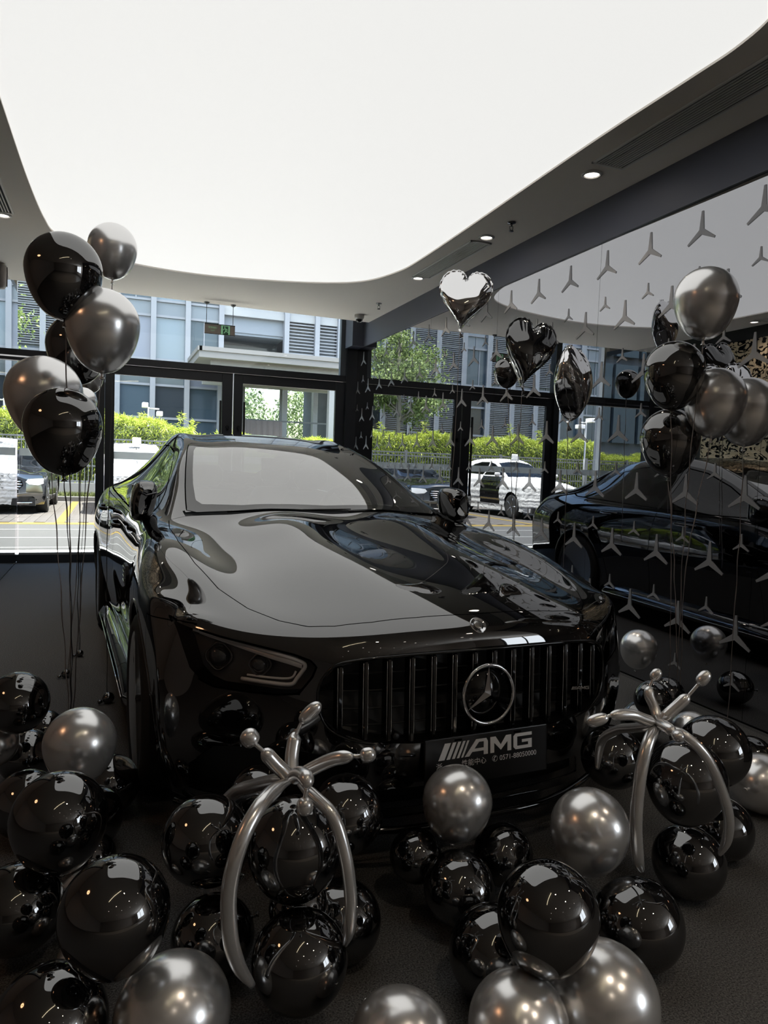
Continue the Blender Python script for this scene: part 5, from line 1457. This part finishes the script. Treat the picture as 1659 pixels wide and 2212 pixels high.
FLOAT = [
    ('large black balloon at the top of the left bunch, catching the ceiling glow', 'b', (-0.155, 2.699, 1.9), 0.1238, [(-0.143, 2.715, 1.731), (-0.137, 2.788, 1.255), (-0.133, 2.833, 0.832), (-0.128, 2.84, 0.327)]),
    ('silver balloon highest in the left bunch against the glowing ceiling', 's', (-0.003, 4.133, 2.381), 0.1248, [(0.001, 4.119, 2.198), (-0.0, 4.093, 1.496), (-0.013, 4.04, 0.636), (-0.002, 3.942, 0.039)]),
    ('big silver balloon in the middle of the left bunch', 's', (-0.031, 2.726, 1.736), 0.1247, [(-0.029, 2.714, 1.573), (-0.066, 2.761, 1.258), (-0.095, 2.794, 0.786), (-0.12, 2.837, 0.327)]),
    ('black balloon half hidden behind the big silver one of the left bunch', 'b', (-0.142, 3.414, 1.755), 0.1265, [(-0.118, 3.394, 1.592), (-0.127, 3.468, 1.043), (-0.142, 3.763, 0.569), (-0.17, 4.708, 0.087)]),
    ('silver balloon behind the lowest black one of the left bunch', 's', (-0.242, 3.06, 1.511), 0.1407, [(-0.199, 3.032, 1.34), (-0.191, 3.005, 0.985), (-0.158, 2.933, 0.585), (-0.134, 2.863, 0.319)]),
    ('lowest black balloon of the left bunch', 'b', (-0.151, 2.651, 1.377), 0.1249, [(-0.138, 2.636, 1.225), (-0.131, 2.71, 0.933), (-0.124, 2.791, 0.583), (-0.129, 2.84, 0.326)]),
    ('silver balloon showing as a sliver beside the lowest black one of the left bunch', 's', (-0.162, 4.7, 1.607), 0.0835, [(-0.156, 4.69, 1.504), (-0.178, 4.644, 0.684), (-0.219, 4.454, 0.032)]),
    ('silver balloon behind the middle one of the left bunch, just peeping out', 's', (-0.125, 5.02, 1.789), 0.0774, [(-0.113, 5.008, 1.685), (-0.165, 4.851, 0.657), (-0.172, 4.898, 0.042)]),
    ('tall silver balloon highest in the right bunch', 's', (2.232, 2.282, 1.999), 0.1231, [(2.222, 2.275, 1.835), (2.209, 2.29, 1.343), (2.217, 2.304, 0.96), (2.229, 2.305, 0.412)]),
    ('upper black balloon of the right bunch', 'b', (2.167, 2.363, 1.714), 0.1204, [(2.158, 2.356, 1.558), (2.177, 2.343, 1.149), (2.194, 2.331, 0.762), (2.2, 2.316, 0.411)]),
    ('lower black balloon of the right bunch', 'b', (2.3, 2.509, 1.45), 0.1265, [(2.302, 2.497, 1.283), (2.284, 2.427, 0.944), (2.26, 2.363, 0.654), (2.233, 2.304, 0.413)]),
    ('silver balloon in the middle of the right bunch', 's', (2.35, 2.318, 1.612), 0.1235, [(2.325, 2.317, 1.453), (2.275, 2.313, 1.114), (2.246, 2.317, 0.841), (2.244, 2.3, 0.413)]),
    ('silver balloon at the right edge of the right bunch', 's', (2.591, 2.375, 1.594), 0.1273, [(2.574, 2.37, 1.432), (2.567, 2.347, 1.053), (2.532, 2.315, 0.693), (2.495, 2.277, 0.238)]),
    ('black balloon half hidden behind the black heart', 'b', (2.578, 4.424, 1.98), 0.0907, [(2.607, 4.403, 1.842), (2.612, 4.372, 1.406), (2.634, 4.323, 0.809)]),
]
HEARTS = [
    ('silver', 'silver foil heart balloon floating by the dark beam', (2.238, 4.445, 2.423), 0.355, 0.400, [(2.211, 4.44, 2.202), (2.194, 4.409, 1.641), (2.162, 4.378, 1.01)]),
    ('black', 'black foil heart balloon floating before the mirrored wall', (2.354, 3.791, 1.994), 0.325, 0.400, [(2.323, 3.788, 1.769), (2.302, 3.767, 1.335), (2.286, 3.739, 0.831)]),
    ('edge', 'silver foil heart balloon turned edge-on beside the mirrored wall', (2.532, 3.57, 1.801), 0.360, 0.430, [(2.504, 3.565, 1.555), (2.503, 3.542, 1.208), (2.489, 3.513, 0.705)]),
]
TOWERS = [
    ('silver modelling-balloon spider with curled arms on the middle black balloon tower', [
        ('front_leg', [(0.389, 1.541, 0.565), (0.351, 1.513, 0.565), (0.299, 1.446, 0.561), (0.255, 1.406, 0.511), (0.233, 1.398, 0.423), (0.237, 1.401, 0.323), (0.257, 1.409, 0.249), (0.288, 1.415, 0.194)], 0.0165),
        ('right_leg', [(0.406, 1.534, 0.559), (0.43, 1.481, 0.548), (0.46, 1.436, 0.52), (0.482, 1.411, 0.442), (0.493, 1.401, 0.357), (0.495, 1.406, 0.281), (0.492, 1.425, 0.233)], 0.0142),
        ('back_leg', [(0.393, 1.582, 0.549), (0.38, 1.68, 0.504), (0.354, 1.804, 0.441), (0.321, 1.888, 0.388), (0.293, 1.988, 0.284), (0.273, 2.009, 0.155), (0.269, 2.003, 0.043)], 0.0172),
        ('upper_left_arm', [(0.389, 1.541, 0.571), (0.359, 1.544, 0.601), (0.334, 1.545, 0.63), (0.324, 1.55, 0.639), (0.314, 1.554, 0.648), (0.307, 1.557, 0.654), (0.299, 1.561, 0.663), (0.29, 1.565, 0.676)], -0.0166),
        ('upright_arm', [(0.398, 1.559, 0.565), (0.4, 1.582, 0.597), (0.411, 1.602, 0.638), (0.415, 1.601, 0.649), (0.423, 1.6, 0.668), (0.428, 1.598, 0.681), (0.44, 1.595, 0.696), (0.459, 1.589, 0.714)], -0.0162),
        ('right_arm', [(0.401, 1.537, 0.57), (0.434, 1.505, 0.605), (0.467, 1.473, 0.633), (0.502, 1.439, 0.65), (0.511, 1.436, 0.649), (0.519, 1.432, 0.652), (0.527, 1.43, 0.653), (0.542, 1.424, 0.655)], -0.0153),
        ('front_arm', [(0.388, 1.521, 0.578), (0.391, 1.468, 0.611), (0.391, 1.415, 0.623), (0.389, 1.404, 0.605), (0.387, 1.404, 0.591), (0.386, 1.404, 0.584), (0.386, 1.403, 0.574), (0.386, 1.402, 0.558)], -0.0167),
    ]),
    ('silver modelling-balloon spider with curled arms on the right black balloon tower', [
        ('front_leg', [(1.258, 1.354, 0.676), (1.203, 1.32, 0.657), (1.175, 1.306, 0.607), (1.166, 1.305, 0.531), (1.17, 1.309, 0.45), (1.195, 1.325, 0.369), (1.232, 1.351, 0.314)], 0.0144),
        ('right_leg', [(1.277, 1.358, 0.673), (1.3, 1.305, 0.66), (1.347, 1.284, 0.612), (1.399, 1.279, 0.523), (1.431, 1.283, 0.447), (1.451, 1.303, 0.38), (1.467, 1.336, 0.324)], 0.0125),
        ('back_leg', [(1.27, 1.381, 0.663), (1.307, 1.492, 0.614), (1.334, 1.586, 0.572), (1.356, 1.68, 0.502), (1.37, 1.711, 0.404)], 0.0128),
        ('upright_arm', [(1.266, 1.362, 0.679), (1.272, 1.383, 0.706), (1.266, 1.398, 0.734), (1.273, 1.407, 0.755), (1.278, 1.406, 0.765), (1.281, 1.406, 0.773), (1.285, 1.405, 0.78), (1.294, 1.402, 0.793)], -0.0128),
        ('upper_right_arm', [(1.273, 1.36, 0.684), (1.301, 1.351, 0.712), (1.329, 1.342, 0.741), (1.336, 1.34, 0.748), (1.348, 1.336, 0.764), (1.359, 1.333, 0.778), (1.365, 1.331, 0.785), (1.377, 1.328, 0.802)], -0.0142),
        ('left_arm', [(1.244, 1.349, 0.683), (1.204, 1.344, 0.699), (1.161, 1.34, 0.715), (1.103, 1.342, 0.718), (1.097, 1.344, 0.715), (1.093, 1.345, 0.713), (1.085, 1.348, 0.709), (1.06, 1.357, 0.701)], -0.0137),
        ('front_arm', [(1.256, 1.345, 0.682), (1.232, 1.301, 0.693), (1.223, 1.273, 0.695), (1.221, 1.262, 0.693), (1.217, 1.253, 0.694), (1.219, 1.252, 0.693), (1.213, 1.244, 0.696), (1.203, 1.227, 0.699)], -0.0134),
    ]),
]
WEIGHTS = [
    ('small black weighted balloon on the carpet farthest up the ribbons', (-0.169, 4.891, 0.022), 0.0222),
    ('small black weighted balloon on the carpet beside the thin ribbons', (-0.226, 4.437, 0.024), 0.0241),
    ('small black weighted balloon on the carpet nearest the sill of the coupe', (0.005, 3.918, 0.029), 0.0290),
]
# =================================================================== balloons
BLACKB = mat('black_latex', (.003, .003, .0035), rough=.015, spec=.5, ior=2.45)
SILV = mat('silver_latex', (.88, .875, .87), rough=.25, metal=.78)
pin(SILV.node_tree.nodes['Principled BSDF'], 'Coat Weight', .35); pin(SILV.node_tree.nodes['Principled BSDF'], 'Coat Roughness', .05)
RIB = mat('ribbon_foil', (.34, .30, .29), rough=.32, metal=.9)
RIBD = mat('ribbon_dark', (.10, .10, .105), rough=.3, metal=.9)
def balloon_mesh(name, e, m, seg=48, rings=30):
    prof = []
    for i in range(rings + 1):
        th = math.pi * i / rings
        r = math.sin(th); z = math.cos(th)
        if th > math.pi / 2:
            u = (th - math.pi / 2) / (math.pi / 2); z *= 1 + e * (1 - .0 * u); r *= 1 - .10 * e * math.sin(u * math.pi)
        prof.append((max(r, 0.0), z))
    prof[0] = (0, 1)
    prof = [p for p in prof if p[0] > .05 or p[1] > 0] + [(.045, -(1 + e) - .01)]
    b = MB(); b.lathe(prof, seg); return b.mesh(name, m, weld=True)
def knot_mesh(name, e, m):
    z = -(1 + e)
    b = MB(); b.lathe([(.048, z + .0), (.034, z - .035), (.05, z - .06), (.034, z - .085), (.05, z - .11), (.085, z - .15), (.075, z - .165), (.02, z - .15)], 14); return b.mesh(name, m)
BM = {}
for c, m_ in (('b', BLACKB), ('s', SILV)):
    for e in (.06, .20, .36):
        BM[c, e] = (balloon_mesh('balloon_skin', e, m_), knot_mesh('balloon_knot', e, m_))
def balloon(label, c, P, R, e, axis, group, cat='balloon'):
    """axis: direction in which the knot points"""
    sk, kn = BM[c, e]
    q = (-Vector(axis)).normalized().to_track_quat('Z', 'Y')
    t = empty('balloon', P); tag(t, label, cat, group); 
    s = new_obj('balloon_skin', sk, t); s.rotation_mode = 'QUATERNION'; s.rotation_quaternion = q; s.scale = (R, R, R)
    k = new_obj('balloon_knot', kn, t); k.rotation_mode = 'QUATERNION'; k.rotation_quaternion = q; k.scale = (R, R, R)
    return t
rb_ = random.Random(12)
cent = {'L': Vector((-.06, 1.9, .15)), 'C': Vector((.43, 1.68, .2)), 'M': Vector((.95, 1.5, .15)), 'R': Vector((1.75, 1.75, .2))}
for lab_, c, P, R, pear_ in PILE:
    P = Vector(P)
    g = min(cent.values(), key=lambda q: (q - P).length)
    ax = (g - P) + Vector((rb_.uniform(-.05, .05), rb_.uniform(0, .08), -.05))
    e = .06
    if pear_: ax = Vector((rb_.uniform(-.06, .06), .08, -1)); e = .20
    balloon(lab_, c, P + (Vector((0, 0, .07 * R)) if pear_ else Vector()), R * (.985 if not pear_ else .975), e, ax, 'balloons piled on the carpet')
def ribbon(pts, parent, m, w=.0026, top=None):
    o = Vector(parent.location); P = [Vector(p) - o for p in pts]
    if top is not None: P = [top] + P[1:] if (P[0] - top).length < .05 else [top] + P
    C_ = catmull(P, 14)
    rr = random.Random(len(pts) + int(pts[0][0] * 1000))
    f1, f2 = rr.uniform(0, 6), rr.uniform(4, 7)
    C2 = [p + Vector((.002 * math.sin(i * .8 + f1), .002 * math.cos(i * .63), 0)) for i, p in enumerate(C_)]
    b = MB(); rad = [w * (.55 + .45 * abs(math.sin(i * .31 + f1))) for i in range(len(C2))]
    b.tube(C2, rad, 6)
    return b.build('ribbon', m, parent)
for i, (lab_, c, P, R, st) in enumerate(FLOAT):
    P = Vector(P) + Vector((0, 0, .05 * R))
    d = Vector(st[0]) - P; d = Vector((d.x * .35, d.y * .35, -abs(d.z))) if d.length > 0 else Vector((0, 0, -1))
    left_ = P.x < .9
    t = balloon(lab_, c, P, R, .36, d, 'balloons of the left floating bunch' if left_ else 'balloons of the right floating bunch')
    ribbon(st, t, RIBD if left_ and i % 2 else (RIB if not left_ else MATS['ribbon_foil']), .0024, d.normalized() * R * 1.48)

# ---- foil hearts
FOIL_S = mat('silver_foil', (.80, .80, .81), rough=.04, metal=1.0); FOIL_B = mat('black_foil', (.004, .004, .005), rough=.05, ior=2.2)
def heart_mesh(name, w, h, T, m, seed):
    rr = np.random.default_rng(seed); n = 144; rings = 22
    th = np.linspace(0, 2 * np.pi, n, endpoint=False)
    hx = 16 * np.sin(th) ** 3; hy = 13 * np.cos(th) - 5 * np.cos(2 * th) - 2 * np.cos(3 * th) - np.cos(4 * th)
    hx /= 16; hy = (hy + 2.5) / 14.5
    # the notch of a filled foil heart is shallow
    hy = np.where((np.abs(hx) < .5) & (hy > 0), hy + .16 * (1 - np.abs(hx) / .5) ** 1.3, hy)
    cx = hx * w / 2; cz = hy * h / 2
    ph = rr.uniform(0, 6.28, 5)
    ex_ = w / 2 * .96 * np.sin(th); ez_ = h / 2 * .94 * np.cos(th)
    wr = np.zeros(n)
    for k, f_ in enumerate((23, 31, 41, 17, 53)): wr += np.sin(f_ * th + ph[k]) * (.9 if k < 3 else .6)
    V = []; F = []
    for sd in (1, -1):
        base = len(V)
        for r_ in range(rings + 1):
            s = r_ / rings; mx_ = s ** 2.2
            bulge = T * (max(0.0, 1 - s ** 2.3)) ** .62
            cre = .0034 * np.clip((s - .70) / .30, 0, 1) ** 1.0 * (1 - s) ** .4 * 1.7
            for k in range(n):
                V.append(((ex_[k] * (1 - mx_) + cx[k] * mx_) * s, sd * (bulge + cre * wr[k]), (ez_[k] * (1 - mx_) + cz[k] * mx_) * s + .0))
        for r_ in range(rings):
            for k in range(n):
                a, b_ = base + r_ * n + k, base + r_ * n + (k + 1) % n; c_, d_ = a + n, b_ + n
                F.append((a, c_, d_, b_) if sd > 0 else (a, b_, d_, c_))
    b = MB(); b.add(V, F, True); me = b.mesh(name, m, weld=True)
    s2 = MB(); vs = []
    for k in range(n): 
        q = 1 + .030 + .012 * math.sin(37 * th[k] + ph[0]); y_ = .004 * math.sin(29 * th[k] + ph[1])
        vs += [(cx[k] * .985, .0008, cz[k] * .985), (cx[k] * q, y_ + .0008, cz[k] * q), (cx[k] * q, y_ - .0008, cz[k] * q), (cx[k] * .985, -.0008, cz[k] * .985)]
    fs = []
    for k in range(n):
        j = (k + 1) % n
        for q in range(4): fs.append((k * 4 + q, k * 4 + (q + 1) % 4, j * 4 + (q + 1) % 4, j * 4 + q))
    s2.add(vs, fs, True)
    return me, s2.mesh('heart_seam', m)
for (k, lab_, P, w, h, st), yaw, m_ in zip(HEARTS, (-.05, .42, 1.22), (FOIL_S, FOIL_B, FOIL_S)):
    t = empty('heart_balloon', P); tag(t, lab_, 'balloon', 'foil heart balloons')
    me, se = heart_mesh('heart_skin', w, h, .085 if k != 'edge' else .10, m_, len(lab_))
    view = math.atan2(P[1], P[0]) - math.pi / 2
    rz = view + yaw
    s = new_obj('heart_skin', me, t, rot=(0, {'silver': .10, 'black': .18, 'edge': .05}[k], rz)); new_obj('heart_seam', se, t, rot=(0, {'silver': .10, 'black': .18, 'edge': .05}[k], rz))
    tip = Vector(st[0]) - Vector(P)
    b = MB(); b.tube([tip + Vector((0, 0, .035)), tip + Vector((.004, 0, .01)), tip + Vector((.012, -.006, -.022))], [.012, .005, .014], 8); b.build('heart_tail', m_, t)
    ribbon(st, t, RIB, .0022, tip)

# ---- twisted modelling-balloon spiders
def even(C_, n):
    d = [0]
    for a, b_ in zip(C_[:-1], C_[1:]): d.append(d[-1] + (b_ - a).length)
    out = []
    for q in np.linspace(0, d[-1], n):
        i = min(max(int(np.searchsorted(d, q)) - 1, 0), len(C_) - 2); w = (q - d[i]) / max(1e-9, d[i + 1] - d[i]); out.append(C_[i].lerp(C_[i + 1], w))
    return out
for ti, (lab_, parts_) in enumerate(TOWERS):
    node = Vector(parts_[3][1][0])
    t = empty('balloon_spider', node); tag(t, lab_, 'balloon figure', 'silver balloon spiders')
    for nm, pts, rad in parts_:
        P = [Vector(p) - node for p in pts]
        if nm.endswith('leg'):
            C_ = even(catmull(P, 9), 60); n = len(C_); r_ = []
            for i in range(n):
                u = i / (n - 1); r_.append(abs(rad) * (.38 + .62 * min(1, u / .10)) * (1.0 if u < .80 else 1.0 - .55 * ((u - .80) / .20) ** 2))
            b = MB(); b.tube(C_, r_, 16); b.build(nm, SILV, t)
        else:
            R_ = abs(rad)
            C_ = even(catmull(P[:4], 9), 32); n = len(C_); r_ = []
            for i in range(n):
                u = i / (n - 1); v_ = R_ * (.45 + .55 * min(1, u / .16))
                if u > .80: v_ *= max(.28, math.sqrt(max(0, 1 - ((u - .80) / .20) ** 2)))
                r_.append(v_)
            b = MB(); b.tube(C_, r_, 16); arm = b.build(nm, SILV, t)
            C_ = catmull(P[3:6], 6); b = MB(); b.tube(C_, [R_ * .30] * len(C_), 10); b.build('neck', SILV, arm)
            n = 19; C_ = [P[5].lerp(P[7], -.16 + 1.40 * q_ / (n - 1)) for q_ in range(n)]
            bs_ = 1.28 if (ti == 0 and nm == 'upper_left_arm') else 1.05
            r_ = [R_ * bs_ * max(.10, (1 - abs(2 * (.02 + .97 * i / (n - 1)) - 1) ** 2.6)) ** .5 for i in range(n)]
            b = MB(); b.tube(C_, r_, 16); b.build('bulb', SILV, arm)
for lab_, P, R in WEIGHTS:
    t = empty('balloon_weight', P); tag(t, lab_, 'balloon', 'small balloon weights')
    sk, kn = BM['b', .20]
    ax = Vector((-.8, -.35, -.25)); q = (-ax).normalized().to_track_quat('Z', 'Y')
    for nm, me in (('balloon_skin', sk), ('balloon_knot', kn)):
        s = new_obj(nm, me, t); s.rotation_mode = 'QUATERNION'; s.rotation_quaternion = q; s.scale = (R * .97,) * 3
    b = MB(); b.tube([ax.normalized() * R * 1.3, ax.normalized() * R * 2.0], [R * .3, R * .35], 10); b.build('balloon_neck', BLACKB, t)
